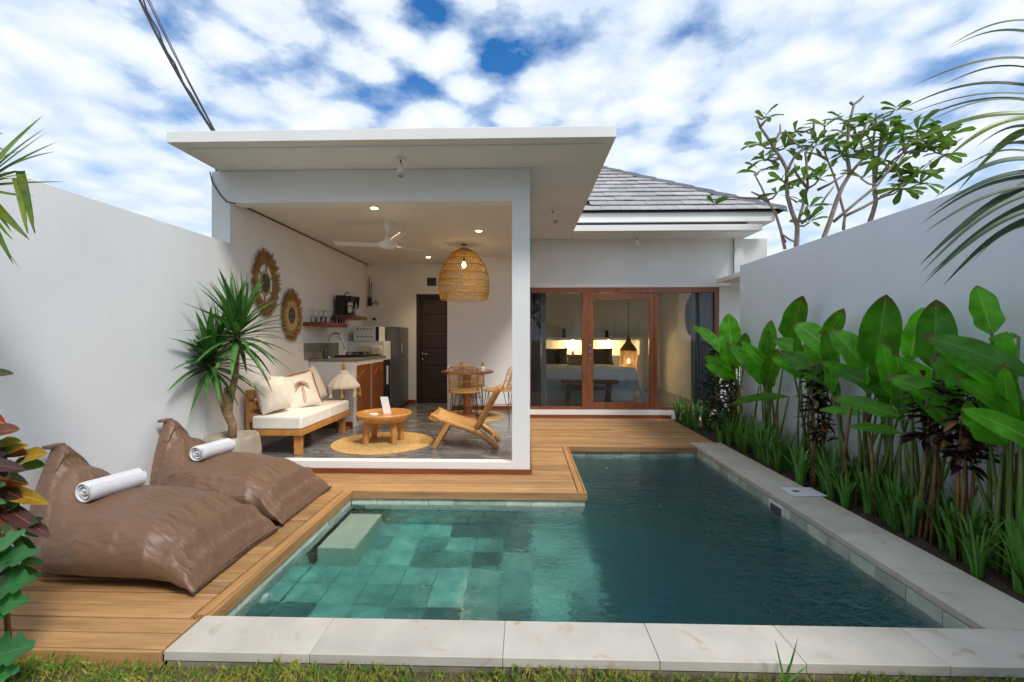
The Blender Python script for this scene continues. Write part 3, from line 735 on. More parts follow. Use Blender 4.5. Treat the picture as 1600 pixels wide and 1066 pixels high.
lo = bpy.data.objects.new('bulb_glow', ld); C.objects.link(lo); lo.location = (pc.x,pc.y,2.52); setp(lo, pen)

# ------------------------------------------------------------------ kitchen
kc = thing('kitchen_counter', 'white masonry kitchen counter with carved red wood cabinet doors', 'counter', (-2.8,7.5,FZ))
KX = -2.50
MB().box(-3.165, KX, 6.60, 8.42, FZ, 1.10).build('body', 'wall_white', kc, bevel=.004)
MB().box(-3.164, KX+.012, 6.588, 8.10, 1.1005, 1.135).build('countertop', 'concrete', kc, bevel=.004)
MB().box(-3.164, KX-.005, 8.02, 8.43, 1.101, 1.39).build('raised_end', 'wall_white', kc, bevel=.004)
MB().box(-3.168, -3.15, 6.45, 7.62, 1.136, 1.37).build('backsplash', 'concrete', kc)
MB().box(-3.168, -3.15, 7.625, 8.01, 1.136, 1.37).build('backsplash', 'wall_white', kc)
for y0, y1 in ((6.70,7.27),(7.35,7.92)):
    dr = MB().box(KX+.0005, KX+.022, y0, y1, FZ+.09, 1.04).build('cabinet_door', 'cab_wood', kc, bevel=.004)
    ym = (y0+y1)/2
    arch = MB(); n = 10
    top = [(y0+.05+(y1-y0-.10)*i/n, .86+.10*math.sin(math.pi*i/n)) for i in range(n+1)]
    vs = [(KX+.0225,y,z) for y,z in top]+[(KX+.0225,y1-.05,FZ+.14),(KX+.0225,y0+.05,FZ+.14)]; m_ = len(vs)
    arch.add(vs+[(KX+.034,y*.94+ym*.06,z-.01) for (_,y,z) in vs], [tuple(range(m_,2*m_))]+[(i,(i+1)%m_,(i+1)%m_+m_,i+m_) for i in range(m_)])
    arch.build('panel', 'cab_wood', dr)
MB().box(KX+.0005, KX+.015, 7.98, 8.36, FZ+.05, 1.06).build('oven_front', 'black', kc, bevel=.003)
MB().box(KX+.016, KX+.03, 8.10, 8.18, .62, .95).build('tea_towel', 'towel', kc)
MB().box(-3.1, KX-.02, 6.585, 6.5985, FZ, FZ+.09).build('skirting', 'red_wood', kc)

fc = thing('kitchen_tap', 'tall curved chrome kitchen tap over the counter', 'tap', (-3.0,6.95,1.135))
fm = MB(); arc = [(-3.03,6.95,1.136),(-3.03,6.95,1.40)]+[(-3.03+.11*(1-math.cos(t)),6.95,1.40+.12*math.sin(t)) for t in np.linspace(.2,2.7,9)]+[(-2.80,6.95,1.36),(-2.78,6.95,1.28)]
fm.tube(arc, .013, 10).build('spout', 'steel', fc, smooth=True)
MB().lathe([(.03,1.1355),(.026,1.16)], (-3.03,6.95,0), 14).build('base', 'steel', fc)
sb = thing('soap_bottle', 'dark pump bottle of soap beside the tap', 'bottle', (-2.98,6.72,1.135))
MB().lathe([(.032,1.1355),(.035,1.15),(.035,1.25),(.014,1.275),(.014,1.30)], (-2.98,6.72,0), 16).build('body', 'dark_grey', sb, smooth=True)
MB().tube([(-2.98,6.72,1.30),(-2.98,6.72,1.33),(-2.93,6.72,1.33)], .007, 8).build('pump', 'black', sb)
stv = thing('gas_stove', 'black gas hob with iron pan supports on the counter', 'stove', (-2.8,7.6,1.135))
MB().box(-3.08, -2.56, 7.28, 7.92, 1.1355, 1.165).build('hob', 'black', stv, bevel=.006)
for yy in (7.44, 7.76):
    MB().lathe([(.05,1.1655),(.045,1.185),(.02,1.19)], (-2.82,yy,0), 16).build('burner', 'dark_grey', stv)
    s_ = MB()
    for t in range(6):
        a_ = t*math.pi/3; s_.bar((-2.82+.03*math.cos(a_),yy+.03*math.sin(a_),1.205),(-2.82+.13*math.cos(a_),yy+.13*math.sin(a_),1.205),.012,.012)
        s_.bar((-2.82+.125*math.cos(a_),yy+.125*math.sin(a_),1.1655),(-2.82+.125*math.cos(a_),yy+.125*math.sin(a_),1.205),.012,.012,(1,0,0))
    s_.build('pan_support', 'black', stv)
ck = MB(); P = []
for i in range(13):
    q = i/12
    P.append([Vector((-2.90+.085*math.cos(t)*(1 if True else 1), 7.97, 0)) for t in (0,)])
to = thing('toaster', 'rounded cream toaster beside the gas hob', 'toaster', (-2.62,7.96,1.135))
MB().box(-2.72,-2.52,7.93,8.015,1.145,1.31).build('body', 'cream_plastic', to, bevel=.04, seg=4)
MB().box(-2.70,-2.54,7.935,8.01,1.1355,1.146).build('foot', 'dark_grey', to)
cbd = tag(MB().box(-2.95,-2.74,7.985,8.015,1.1355,1.31).build('cutting_board', 'cream_plastic', bevel=.005), 'pale yellow cutting board leaning at the end of the counter', 'cutting board')
mw = thing('microwave', 'white microwave oven with dark door on the raised counter end', 'microwave', (-2.85,8.2,1.39))
MB().box(-3.06,-2.60,8.06,8.40,1.395,1.655).build('body', 'white_plastic', mw, bevel=.006)
MB().box(-2.66,-2.605,8.052,8.0605,1.40,1.65).build('control_panel', 'black', mw)
for zz_ in (1.46,1.60):
    pm = MB()
    for k in range(5): pm.box(-3.0+k*.06,-2.97+k*.06,8.0575,8.0598,zz_,zz_+.022)
    pm.build('print', 'dark_grey', mw)
MB().box(-3.05,-2.62,8.08,8.38,1.3905,1.3955).build('foot', 'dark_grey', mw)
fg = thing('refrigerator', 'tall grey refrigerator standing past the kitchen counter', 'refrigerator', (-2.7,8.75,FZ))
MB().box(-3.12,-2.36,8.45,9.05,FZ+.03,1.66).build('cabinet', 'fridge_grey', fg, bevel=.008)
MB().box(-2.3595,-2.33,8.455,9.045,FZ+.04,1.10).build('door', 'fridge_grey', fg, bevel=.008)
MB().box(-2.3595,-2.33,8.455,9.045,1.115,1.655).build('door', 'fridge_grey', fg, bevel=.008)
MB().box(-2.3295,-2.30,8.50,8.53,1.16,1.36).build('handle', 'steel', fg, bevel=.004)
MB().box(-3.1,-2.38,8.47,9.03,FZ,FZ+.0305).build('foot', 'black', fg)

def shelf(y0, y1, z, lb):
    return tag(MB().box(-3.168,-2.83,y0,y1,z-.06,z).build('wall_shelf', 'shelf_wood', bevel=.003), lb, 'shelf', 'floating kitchen shelves')
S1, S2 = 1.675, 1.825
shelf(6.41,7.20,S1,'red wood floating shelf carrying rows of drinking glasses')
shelf(7.36,8.10,S2,'red wood floating shelf carrying a coffee maker and blender')
gl0 = None
for i in range(6):
    lbl = 'stemmed wine glass standing upside down on the lower shelf'
    x, yy = -3.06+.11*(i % 2), 6.50+.085*i
    if gl0 is None:
        gl0 = MB().lathe([(.032,0),(.038,.03),(.03,.085),(.006,.10),(.005,.165),(.034,.172),(.034,.175)], (0,0,0), 14).mesh('wine_glass', True); gl0.materials.append(M['clear_glass'])
    o = bpy.data.objects.new('wine_glass', gl0); C.objects.link(o); o.location = (x,yy,S1+.001); tag(o, lbl, 'glass', 'wine glasses on the lower shelf')
tm = MB().lathe([(.030,0),(.036,.11),(.033,.11),(.028,.008)], (0,0,0), 14).mesh('tumbler', True); tm.materials.append(M['clear_glass'])
for i in range(4):
    o = bpy.data.objects.new('tumbler', tm); C.objects.link(o); o.location = (-2.96+.07*(i % 2), 6.98+.055*i, S1+.001); tag(o, 'straight clear tumbler beside the wine glasses on the shelf', 'glass', 'tumblers on the lower shelf')
cm = thing('coffee_maker', 'black drip coffee maker on the upper shelf', 'coffee maker', (-2.98,7.50,S2))
MB().box(-3.12,-2.99,7.42,7.62,S2+.001,S2+.33).build('body', 'black', cm, bevel=.01)
MB().box(-2.9895,-2.86,7.43,7.61,S2+.001,S2+.035).build('hotplate', 'black', cm, bevel=.005)
MB().box(-2.9895,-2.86,7.43,7.61,S2+.22,S2+.32).build('filter_head', 'black', cm, bevel=.01)
MB().lathe([(.05,S2+.037),(.062,S2+.08),(.052,S2+.15),(.045,S2+.17)], (-2.925,7.52,0), 16).build('jug', 'clear_glass', cm, smooth=True)
MB().tube([(-2.99,7.44,S2+.32),(-2.93,7.43,S2+.38),(-2.87,7.43,S2+.36)], .009, 6).build('lid_handle', 'black', cm)
bl = thing('blender', 'lilac and clear jug blender beside the coffee maker', 'blender', (-2.93,7.82,S2))
MB().lathe([(.075,S2+.001),(.072,S2+.05),(.05,S2+.13)], (-2.93,7.82,0), 18).build('motor_base', 'lilac_plastic', bl, smooth=True, angle=50)
MB().lathe([(.045,S2+.131),(.065,S2+.33),(.06,S2+.33),(.04,S2+.14)], (-2.93,7.82,0), 18).build('jug', 'clear_glass', bl, smooth=True)
MB().lathe([(.063,S2+.331),(.06,S2+.355)], (-2.93,7.82,0), 18).build('lid', 'lilac_plastic', bl)
rt = thing('wifi_router', 'black router with upright antennas high in the kitchen corner', 'router', (-3.1,9.05,2.1))
MB().box(-3.14,-3.08,9.03,9.098,2.10,2.26).build('body', 'black', rt, bevel=.006)
for x, h_ in ((-3.13,.42),(-3.09,.30)): MB().tube([(x,9.05,2.26),(x+.015,9.05,2.26+h_)], .008, 6).build('antenna', 'black', rt)
MB().tube([(-3.08,9.06,2.14),(-3.0,9.05,2.16),(-2.92,9.06,2.12),(-3.0,9.06,2.22),(-2.97,9.06,2.10)], .007, 6).build('cord', 'black', rt)
so = thing('wall_socket', 'white wall socket with dark plug below the router', 'socket', (-3.0,9.09,1.83))
MB().box(-3.06,-2.90,9.088,9.099,1.80,1.88).build('plate', 'white_plastic', so, bevel=.003)
MB().box(-3.06,-3.0,9.06,9.087,1.81,1.86).build('plug', 'black', so, bevel=.004)
so = tag(MB().box(-3.168,-3.158,6.30,6.38,1.27,1.35).build('wall_switch', 'white_plastic', bevel=.003), 'white wall switch beside the concrete backsplash', 'switch')

# ------------------------------------------------------------------ wall discs
def disc(y, z, rx, open_ring, lb):
    r = thing('woven_wall_disc', lb, 'wall decor', (-3.16,y,z), 'woven discs hung on the living room wall')
    if open_ring: prof_ = [(.20,.0),(.20,.012),(.27,.016),(.27,.0)]
    else: prof_ = [(.01,.0),(.01,.012),(.24,.016),(.25,.0)]
    def ring(pf, n=40):
        m_ = MB(); P = [[Vector((-3.165+h_, y+rr*math.cos(t)*rx, z+rr*math.sin(t)*1.15)) for t in np.linspace(0,2*math.pi,n,endpoint=False)] for rr,h_ in pf]
        return m_.grid(P, closed_u=True)
    ring(prof_).build('woven_ring', 'raffia' if open_ring else 'seagrass', r)
    ring([(.005,.016),(.09,.02),(.10,.016),(.10,.0)]).build('centre', 'disc_dark', r)
    ring([(.10,.006),(.115,.014),(.13,.006)]).build('inner_band', 'seagrass', r)
    fg_ = MB(); rr0, rr1 = (.25,.36) if open_ring else (.20,.31)
    for k in range(420):
        t = rnd.uniform(0,2*math.pi); a_ = rr0+rnd.uniform(-.03,.05); b_ = rr1*rnd.uniform(.88,1.06); dt = rnd.uniform(-.08,.08); h_ = rnd.uniform(.004,.035)
        p = Vector((-3.160+.012, y+a_*math.cos(t)*rx, z+a_*math.sin(t)*1.15)); q = Vector((-3.160+h_, y+b_*math.cos(t+dt)*rx, z+b_*math.sin(t+dt)*1.15))
        sd_ = (q-p).cross(Vector((1,0,0))).normalized()*.007
        fg_.add([p-sd_,p+sd_,q+sd_*.4,q-sd_*.4], [(0,1,2,3)])
    fo = fg_.build('fringe', 'raffia', r); fo['kind'] = 'stuff'
    if open_ring:
        for k in range(6):
            t = k*math.pi/3+.4; MB().bar((-3.157,y+.115*math.cos(t)*rx,z+.115*math.sin(t)*1.15),(-3.157,y+.205*math.cos(t)*rx,z+.205*math.sin(t)*1.15),.012,.008,(1,0,0)).build('spoke', 'raffia', r)
disc(5.46, 2.11, .84, True, 'open brown raffia ring wall disc, the higher of the two')
disc(6.07, 1.75, .88, False, 'solid brown raffia wall disc, the lower of the two')

# ------------------------------------------------------------------ sofa and pillows
sf = thing('sofa', 'low honey wood daybed sofa with cream seat cushions', 'sofa', (-2.8,5.6,FZ))
SX0, SX1, SY0, SY1 = -3.10, -2.46, 4.96, 6.35
def bars(lst, name, matn, par, bev=.005):
    for a in lst: MB().box(*a).build(name, matn, par, bevel=bev)
bars([(SX0,SX1,SY0,SY0+.06,.36,.42),(SX0,SX1,SY1-.06,SY1,.36,.42),(SX1-.06,SX1,SY0+.0605,SY1-.0605,.36,.42),(SX0,SX0+.06,SY0+.0605,SY1-.0605,.36,.42)], 'rail', 'honey_wood', sf)
MB().box(SX0+.061,SX1-.061,SY0+.061,SY1-.061,.37,.40).build('slat_base', 'dark_grey', sf)
for x in (SX0+.04, SX1-.12):
    for yy in (SY0+.05, SY1-.13): MB().box(x,x+.075,yy,yy+.075,FZ,.3595).build('leg', 'honey_wood', sf, bevel=.005)
for yy in (5.0, 6.22): MB().box(-3.12,-3.07,yy,yy+.08,.4205,.86).build('back_post', 'honey_wood', sf, bevel=.004)
for z in (.50,.64,.76): MB().box(-3.069,-3.04,4.98,6.33,z,z+.09).build('back_rail', 'honey_wood', sf, bevel=.004)
MB().box(-3.035,SX1-.01,SY0+.005,5.70,.4215,.575).build('seat_cushion', 'white_fabric', sf, bevel=.03, seg=4)
MB().box(-3.035,SX1-.01,5.705,SY1-.005,.4215,.575).build('seat_cushion', 'white_fabric', sf, bevel=.03, seg=4)

def pillow_surf(w, h, t, side):
    def f(u, v):       # u,v in -1..1
        k = max(0, (1-abs(u)**2.6))*max(0, (1-abs(v)**2.6))
        pin = 1-.07*(u*u*v*v) ; e_ = 1 - .05*(1-u*u)*(abs(v)>.99) 
        edge = 1-.06*(1-abs(u))**1 if abs(v) > .98 else 1
        s_x = w/2*u*(1-.09*(1-v*v)*abs(u)**3); s_y = h/2*v*(1-.09*(1-u*u)*abs(v)**3)
        wr_ = (.006*math.sin(u*9+v*4)+.008*(1-abs(math.sin(4*u-3*v+1)))**2)*k
        return Vector((s_x, s_y, side*(t/2*k**.55+wr_)))
    return f
def pillow(name, label, w, h, t, mtx, matn, seed=0, group=None, n=18):
    m_ = MB()
    for side in (1,-1):
        f = pillow_surf(w,h,t,side); P = [[mtx @ f(-1+2*i/n, -1+2*j/n) for j in range(n+1)] for i in range(n+1)]
        if side < 0: P = [list(reversed(r)) for r in P]
        m_.grid(P)
    o = m_.build(name, matn, smooth=True)
    tag(o, label, 'pillow', group); return o
def frame_at(c, normal, up=(0,0,1), roll=0):
    nrm = Vector(normal).normalized(); u = Vector(up); x = u.cross(nrm).normalized(); y_ = nrm.cross(x)
    m_ = Matrix((x, y_, nrm)).transposed().to_4x4() @ Matrix.Rotation(roll, 4, 'Z'); m_.translation = Vector(c); return m_
grp = 'pillows on the daybed'
pillow('throw_pillow', 'plain cream square pillow beside the yucca end of the daybed', .40, .40, .25, frame_at((-2.91,5.18,.785), (1,-.35,.28), roll=.08), 'cushion_fabric', group=grp)
m4 = frame_at((-2.83,5.62,.775), (.62,-.75,.32), roll=.22)
pp_ = pillow('throw_pillow', 'cream pillow embroidered with a brown palm tree', .45, .45, .15, m4, 'cushion_fabric', group=grp)
f4 = pillow_surf(.45,.45,.15,1)
def stroke(pts, r_, m_=None):
    mb = m_ or MB(); mb.tube([m4 @ (f4(u,v) + Vector((0,0,.002))) for u,v in pts], r_, 5); return mb
e_ = MB()
stroke([(.02+.10*math.sin(q*1.5), -.75+1.0*q) for q in np.linspace(0,1,10)], .004, e_); stroke([(.10+.10*math.sin(q*1.5), -.75+.95*q) for q in np.linspace(0,1,10)], .003, e_)
for a_ in range(-20, 201, 22):
    stroke([(.12+.42*q*math.cos(R(a_)), .27+.42*q*math.sin(R(a_))-.18*q*q) for q in np.linspace(0,1,6)], .0055, e_)
e_.build('palm_embroidery', 'embroider', pp_)
ed = MB()
for sgn in (-1, 1): ed.tube([m4 @ Vector((sgn*.222*1.0,-.21+.42*q,0)) for q in np.linspace(0,1,8)], .008, 5)
ed.tube([m4 @ Vector((-.21+.42*q,.222,.006*math.sin(q*25))) for q in np.linspace(0,1,20)], .011, 5)
ed.build('piping', 'embroider', pp_)
pillow('throw_pillow', 'cream pillow half hidden behind the palm tree pillow', .40, .40, .22, frame_at((-2.95,5.50,.79), (1,-.2,.25), roll=-.08), 'cushion_fabric', group=grp)
pillow('throw_pillow', 'plain cream pillow at the kitchen end of the daybed', .44, .46, .22, frame_at((-2.88,6.0,.80), (1,-.45,.30), roll=.30), 'cushion_fabric', group=grp)

# small ceremonial parasol
ps = thing('ceremonial_parasol', 'small white ceremonial parasol with tassels on a wooden pole', 'parasol', (-2.60,6.46,FZ))
px_, py_ = -2.60, 6.46
MB().tube([(px_,py_,FZ),(px_,py_,1.0)], .013, 10).build('pole', 'frame_wood', ps)
MB().lathe([(.09,FZ),(.09,FZ+.03),(.03,FZ+.045)], (px_,py_,0), 18).build('foot', 'frame_wood', ps)
MB().lathe([(.015,.99),(.028,1.01),(.016,1.03),(.026,1.05),(.012,1.075),(.004,1.10)], (px_,py_,0), 12).build('finial', 'rattan', ps, smooth=True)
cn = MB(); P = []
for rr, z in ((.02,.985),(.075,.965),(.08,.93),(.16,.85),(.225,.765),(.225,.735),(.22,.735),(.15,.84),(.06,.92)):
    P.append([Vector((px_+rr*math.cos(t)*(1 if k % 2 else .93), py_+rr*math.sin(t)*(1 if k % 2 else .93), z)) for k, t in enumerate(np.linspace(0,2*math.pi,24,endpoint=False))])
cn.grid(P, closed_u=True).build('canopy', 'white_fabric', ps)
for k in range(8):
    t = k*math.pi/4+.3; x, yy = px_+.222*math.cos(t), py_+.222*math.sin(t)
    MB().lathe([(.004,.733),(.012,.70),(.010,.68),(.026,.63),(.024,.61)][::-1], (x,yy,0), 8).build('tassel', 'cushion_fabric' if k % 2 else 'rattan', ps)

# ------------------------------------------------------------------ coffee table, rugs, loungers
def rug(x, y_, r_, lb):
    m_ = MB(); prof_ = []
    nr = int(r_/.022)
    for i in range(nr):
        a_ = i*r_/nr; prof_ += [(max(.002,a_+.002), FZ+.006), (a_+r_/nr*.5, FZ+.013)]
    prof_ += [(r_, FZ+.007), (r_, FZ+.001)]
    m_.lathe(prof_, (x,y_,0), 48, wob=.004); return tag(m_.build('round_rug', 'seagrass', smooth=True), lb, 'rug', 'round seagrass rugs')
rug(-1.78,5.67,.62,'round woven seagrass rug under the coffee table')
rug(-.97,7.62,.64,'round woven seagrass rug under the dining table')
ct = thing('coffee_table', 'round honey wood coffee table with four stout round legs', 'table', (-1.77,5.68,FZ))
MB().lathe([(.10,.385),(.24,.40),(.33,.455),(.345,.495),(.335,.515),(.31,.512),(.29,.49),(.02,.485)], (-1.77,5.68,0), 40, wob=.006).build('table_top', 'honey_wood', ct, smooth=True)
for dx, dy in ((-.17,-.13),(.15,-.11),(-.16,.12),(.17,.12)):
    MB().tube([(-1.77+dx*1.08,5.68+dy*1.08,FZ+.0135),(-1.77+dx,5.68+dy,.42)], [.038,.044], 12).build('leg', 'honey_wood', ct, smooth=True, angle=50)
mc = thing('menu_card', 'white upright menu card leaning on the coffee table', 'card', (-1.74,5.68,.49))
MB().obox((-1.755,5.70,.595),(.045,.012,0),(.0,0,.002),(.022,.0,-.105)).build('card', 'white_plastic', mc)
co = tag(MB().lathe([(.055,.4865),(.058,.502),(.05,.503)], (-1.88,5.62,0), 18).build('ashtray', 'white_plastic', smooth=True, angle=40), 'small white round dish on the coffee table', 'dish')

lc = thing('lounge_chair', 'low teak lounge chair with woven seat beside the column', 'chair', (-.7,5.6,FZ))
for yy in (5.37, 5.83):
    side = MB()
    MB().tube([(-1.115,yy,.535),(-1.0,yy,.475),(-.80,yy,.41),(-.56,yy,.335),(-.44,yy,.25),(-.32,yy,.135)], [.026,.034,.034,.042,.038,.030], 8).build('seat_rail', 'honey_wood', lc, smooth=True)
    MB().bar((-1.085,yy,.135),(-.90,yy,.44),.055,.065,(0,1,0)).build('leg', 'honey_wood', lc, bevel=.006)
    MB().tube([(-.60,yy,.32),(-.50,yy,.50),(-.40,yy,.68),(-.335,yy,.80),(-.30,yy,.835)], [.036,.040,.040,.038,.030], 8).build('back_post', 'honey_wood', lc, smooth=True)
for a_, b_, r_ in (((-.40,5.37,.215),(-.40,5.83,.215),.016),((-.31,5.36,.82),(-.31,5.84,.82),.026),((-1.10,5.37,.525),(-1.10,5.83,.525),.018),((-.97,5.37,.32),(-.97,5.83,.32),.014)):
    MB().tube([a_,b_], r_, 10).build('cross_bar', 'honey_wood', lc, smooth=True, angle=50)
def sling(pts, y0, y1, sagz):
    P = []
    for (x,z) in pts: P.append([Vector((x, y0+(y1-y0)*j/8, z - sagz*math.sin(math.pi*j/8))) for j in range(9)])
    Q = [[p - Vector((0,0,.008)) for p in reversed(r)] for r in P]
    return MB().grid(P).grid(Q)
sling([(-1.09,.535),(-.95,.478),(-.80,.428),(-.66,.382),(-.58,.36)], 5.395, 5.805, .035).build('woven_seat', 'weave_seat', lc, smooth=True)
sling([(-.575,.37),(-.50,.50),(-.43,.63),(-.36,.76),(-.33,.81)], 5.395, 5.805, .0).build('woven_back', 'weave_seat', lc, smooth=True)

dt = thing('dining_table', 'round wooden pedestal dining table under the rattan pendant', 'table', (-.97,7.68,FZ))
MB().lathe([(.40,.85),(.445,.865),(.45,.885),(.44,.895)], (-.97,7.68,0), 40).build('table_top', 'red_wood', dt, smooth=True, angle=40)
MB().tube([(-.97,7.68,FZ+.02),(-.97,7.68,.85)], [.075,.07], 16).build('pedestal', 'cab_wood', dt, smooth=True, angle=50)
MB().lathe([(.23,FZ+.0135),(.22,FZ+.04),(.08,FZ+.05)], (-.97,7.68,0), 24).build('foot', 'cab_wood', dt)
for x, yy, lb in ((-1.25,7.55,'white cup on the door side of the dining table'),(-.70,7.62,'white cup on the column side of the dining table')):
    c_ = thing('cup', lb, 'cup', (x,yy,.895), 'cups on the dining table')
    MB().lathe([(.02,.9025),(.038,.93),(.042,.965),(.038,.965),(.02,.91)], (x,yy,0), 16).build('bowl', 'white_plastic', c_, smooth=True)
    MB().lathe([(.03,.8955),(.065,.902),(.064,.9035)], (x,yy,0), 18).build('saucer', 'white_plastic', c_, smooth=True)

def make_chair(label, loc, rz):
    r = thing('rattan_chair', label, 'chair', (0,0,0), 'rattan dining chairs')   # faces +Y, back at -Y
    st_ = MB(); st_.lathe([(.03,.445),(.20,.448),(.235,.455),(.235,.465),(.20,.462),(.03,.455)], (0,0,0), 28).build('seat', 'rattan', r, smooth=True)
    MB().tube([(.24*math.cos(t),.24*math.sin(t),.46) for t in np.linspace(0,2*math.pi,29)], .013, 6, False).build('seat_rim', 'rattan', r, smooth=True)
    bk = MB()
    def bp_(u, h_): # u -1..1 around the back
        t = -math.pi/2 + u*1.15; rr = .24 + .035*h_/.4; sx = 1-.10*h_/.4
        return Vector((rr*math.cos(t)*1.0*sx, rr*math.sin(t)-.10*h_/.4, .46+h_*(1-.12*abs(u)**3)))
    for k in range(19):
        u = -1+2*k/18; bk.tube([bp_(u,h_) for h_ in np.linspace(0,.39,6)], .0042, 4)
    bk.build('back_spindles', 'rattan', r)['kind'] = 'stuff'
    for h_ in (.06,.17,.28): MB().tube([bp_(u,h_) for u in np.linspace(-1,1,15)], .006, 5).build('back_band', 'rattan', r, smooth=True)
    MB().tube([bp_(-1,0)]+[bp_(-1,h_) for h_ in (.15,.3)]+[bp_(u,.40) for u in np.linspace(-.92,.92,13)]+[bp_(1,h_) for h_ in (.3,.15)]+[bp_(1,0)], .011, 6).build('back_frame', 'rattan', r, smooth=True)
    for sx in (-1,1):
        for sy in (-1,1):
            hp = MB(); p = Vector((sx*.15,sy*.15,.445)); f_ = Vector((sx*.22,sy*.22,.0))
            hp.tube([p+Vector((.035*sx,-.03*sy,0)), f_, p+Vector((-.035*sx,.03*sy,0))], .006, 5); hp.build('leg', 'black_metal', r)
    for sx in (-1,1): MB().tube([(sx*.19,-.19,.20),(sx*.19,.19,.20)], .005, 5).build('stretcher', 'black_metal', r)
    MB().tube([(-.185,-.185,.24),(.185,-.185,.24)], .005, 5).build('stretcher', 'black_metal', r)
    MB().tube([(-.19,.19,.16),(.19,.19,.16)], .005, 5).build('stretcher', 'black_metal', r)
    return r
c0 = make_chair('rattan dining chair with its back turned to the coffee table', None, 0)
c1 = copy_tree(c0); c2 = copy_tree(c0)
c1['label'] = 'rattan dining chair between the table and the rear wall'; c2['label'] = 'rattan dining chair beside the corner column, turned sideways'
for o, l_, a_ in ((c0,(-.955,7.15,FZ),4),(c1,(-.95,8.02,FZ),184),(c2,(-.43,7.42,FZ),82)):
    o.location = l_; o.rotation_euler = (0,0,R(a_))
    o.scale = (1,1,1.04)

# ------------------------------------------------------------------ bedroom
bd = thing('bed', 'wide bed with pale blue duvet on a white base behind the glass', 'bed', (1.35,10.6,FZ))
MB().box(.42,2.28,9.62,11.69,FZ,.47).build('base', 'bed_base', bd, bevel=.006)
MB().box(.40,2.30,9.60,11.68,.4705,.72).build('mattress', 'duvet', bd, bevel=.05, seg=4)
P = []
for i in range(41):
    x = .18+ (2.52-.18)*i/40; row_ = []
    for j in range(25):
        yy = 9.50 + 1.75*j/24
        ox = max(0, .36-x, x-2.34); oy = max(0, 9.56-yy)
        z = .80 + .015*math.sin(x*7+yy*3) + .01*math.sin(yy*11)
        if x > 2.34: z -= min(.42, (x-2.34)*2.6)
        if x < .36: z -= min(.35, (.36-x)*2.6)
        if j < 3: z -= (.36, .19, .05)[j]; 
        fold = .015*math.sin(x*31) if j < 3 else (.015*math.sin(yy*27) if ox > 0 else 0)
        row_.append(Vector((x + (fold if ox > 0 else 0), (9.545 if j < 2 else yy) + (fold if j < 3 else 0), z)))
    P.append(row_)
Q = [[p - Vector((0,0,.02)) for p in reversed(r_)] for r_ in P]
MB().grid(P).grid(Q).build('duvet', 'duvet', bd, smooth=True)
for x, lb in ((.74,'dark fur pillow at the curtain side of the bed'),(1.86,'dark fur pillow beside the hanging tassel lamp')):
    pillow('bed_pillow', lb, .66, .44, .2, frame_at((x,11.32,1.0), (0,-1,.35)), 'fur_dark', group='dark fur pillows on the bed')
pillow('fringed_cushion', 'golden fringed cushion lying in the middle of the bed', .66, .30, .17, frame_at((1.33,10.95,.93), (0,-1,.5)), 'fringe_gold')
bn = thing('bench', 'simple rustic wooden bench at the foot of the bed', 'bench', (1.35,9.2,FZ))
MB().box(.74,1.86,9.05,9.36,.55,.60).build('seat', 'bench_wood', bn, bevel=.006)
for x in (.88,1.68): MB().bar((x-.015,9.2,FZ),(x+.015,9.2,.5495),.22,.07,(1,0,0)).build('leg', 'bench_wood', bn)
MB().box(.93,1.67,9.18,9.22,.40,.46).build('stretcher', 'bench_wood', bn)
tl_ = thing('tassel_lamp', 'hanging wicker lamp with long grass skirt beside the bed', 'lamp', (2.42,10.7,2.9))
tc_ = Vector((2.42,10.7,0))
MB().tube([tc_+Vector((0,0,2.9)), tc_+Vector((0,0,1.50))], .006, 6).build('cord', 'black', tl_)
MB().lathe([(.02,1.50),(.04,1.44),(.08,1.34),(.17,1.23),(.20,1.16)], tc_, 24).build('woven_top', 'raffia', tl_, smooth=True)
sk = MB()
for k in range(130):
    t = 2*math.pi*k/130; r0 = .20; r1 = rnd.uniform(.175,.215); z1 = rnd.uniform(.66,.76)
    p = tc_+Vector((r0*math.cos(t),r0*math.sin(t),1.17)); q = tc_+Vector((r1*math.cos(t),r1*math.sin(t),z1)); s_ = Vector((-math.sin(t),math.cos(t),0))*.0035
    sk.add([p-s_,p+s_,q+s_,q-s_], [(0,1,2,3)])
sk.build('grass_skirt', 'rattan', tl_)['kind'] = 'stuff'
MB().lathe([(.01,.86),(.04,.89),(.04,.93),(.012,.97)], tc_, 12).build('bulb', 'bulb', tl_, smooth=True)
def pl(name, loc, e_, par, col=(1,.60,.22), size=.05):
    ld = bpy.data.lights.new(name, 'POINT'); ld.energy = e_; ld.color = col; ld.shadow_soft_size = size
    lo = bpy.data.objects.new(name, ld); C.objects.link(lo); lo.location = loc; setp(lo, par)
pl('bulb_glow', tc_+Vector((0,0,.92)), 12, tl_, (1,.84,.66))
for x, lb in ((1.24,'small lit brass lamp under the bedhead ledge at its middle'),(2.15,'small lit brass lamp under the bedhead ledge by the tassel lamp')):
    t_ = thing('niche_lamp', lb, 'lamp', (x,11.8,1.40), 'lamps under the bedhead ledge')
    MB().lathe([(.035,1.375),(.04,1.3995)], (x,11.78,0), 14).build('puck', 'led', t_)
    pl('niche_glow', (x,11.76,1.33), 4.5, t_, (1,.66,.26), .03)
for x, hh, lb in ((1.0,.22,'dark slender vase on the bedhead ledge'),(2.1,.18,'dark squat vase on the bedhead ledge')):
    tag(MB().lathe([(.05,1.4705),(.06,1.50),(.04,1.47+hh*.7),(.05,1.47+hh)], (x,11.75,0), 14).build('vase', 'black', smooth=True), lb, 'vase')
tag(MB().lathe([(.035,1.0205),(.035,1.12),(.03,1.121)], (1.24,11.8,0), 14).build('candle', 'frame_wood', smooth=True, angle=40), 'small brown candle in the lit bedhead niche', 'candle')
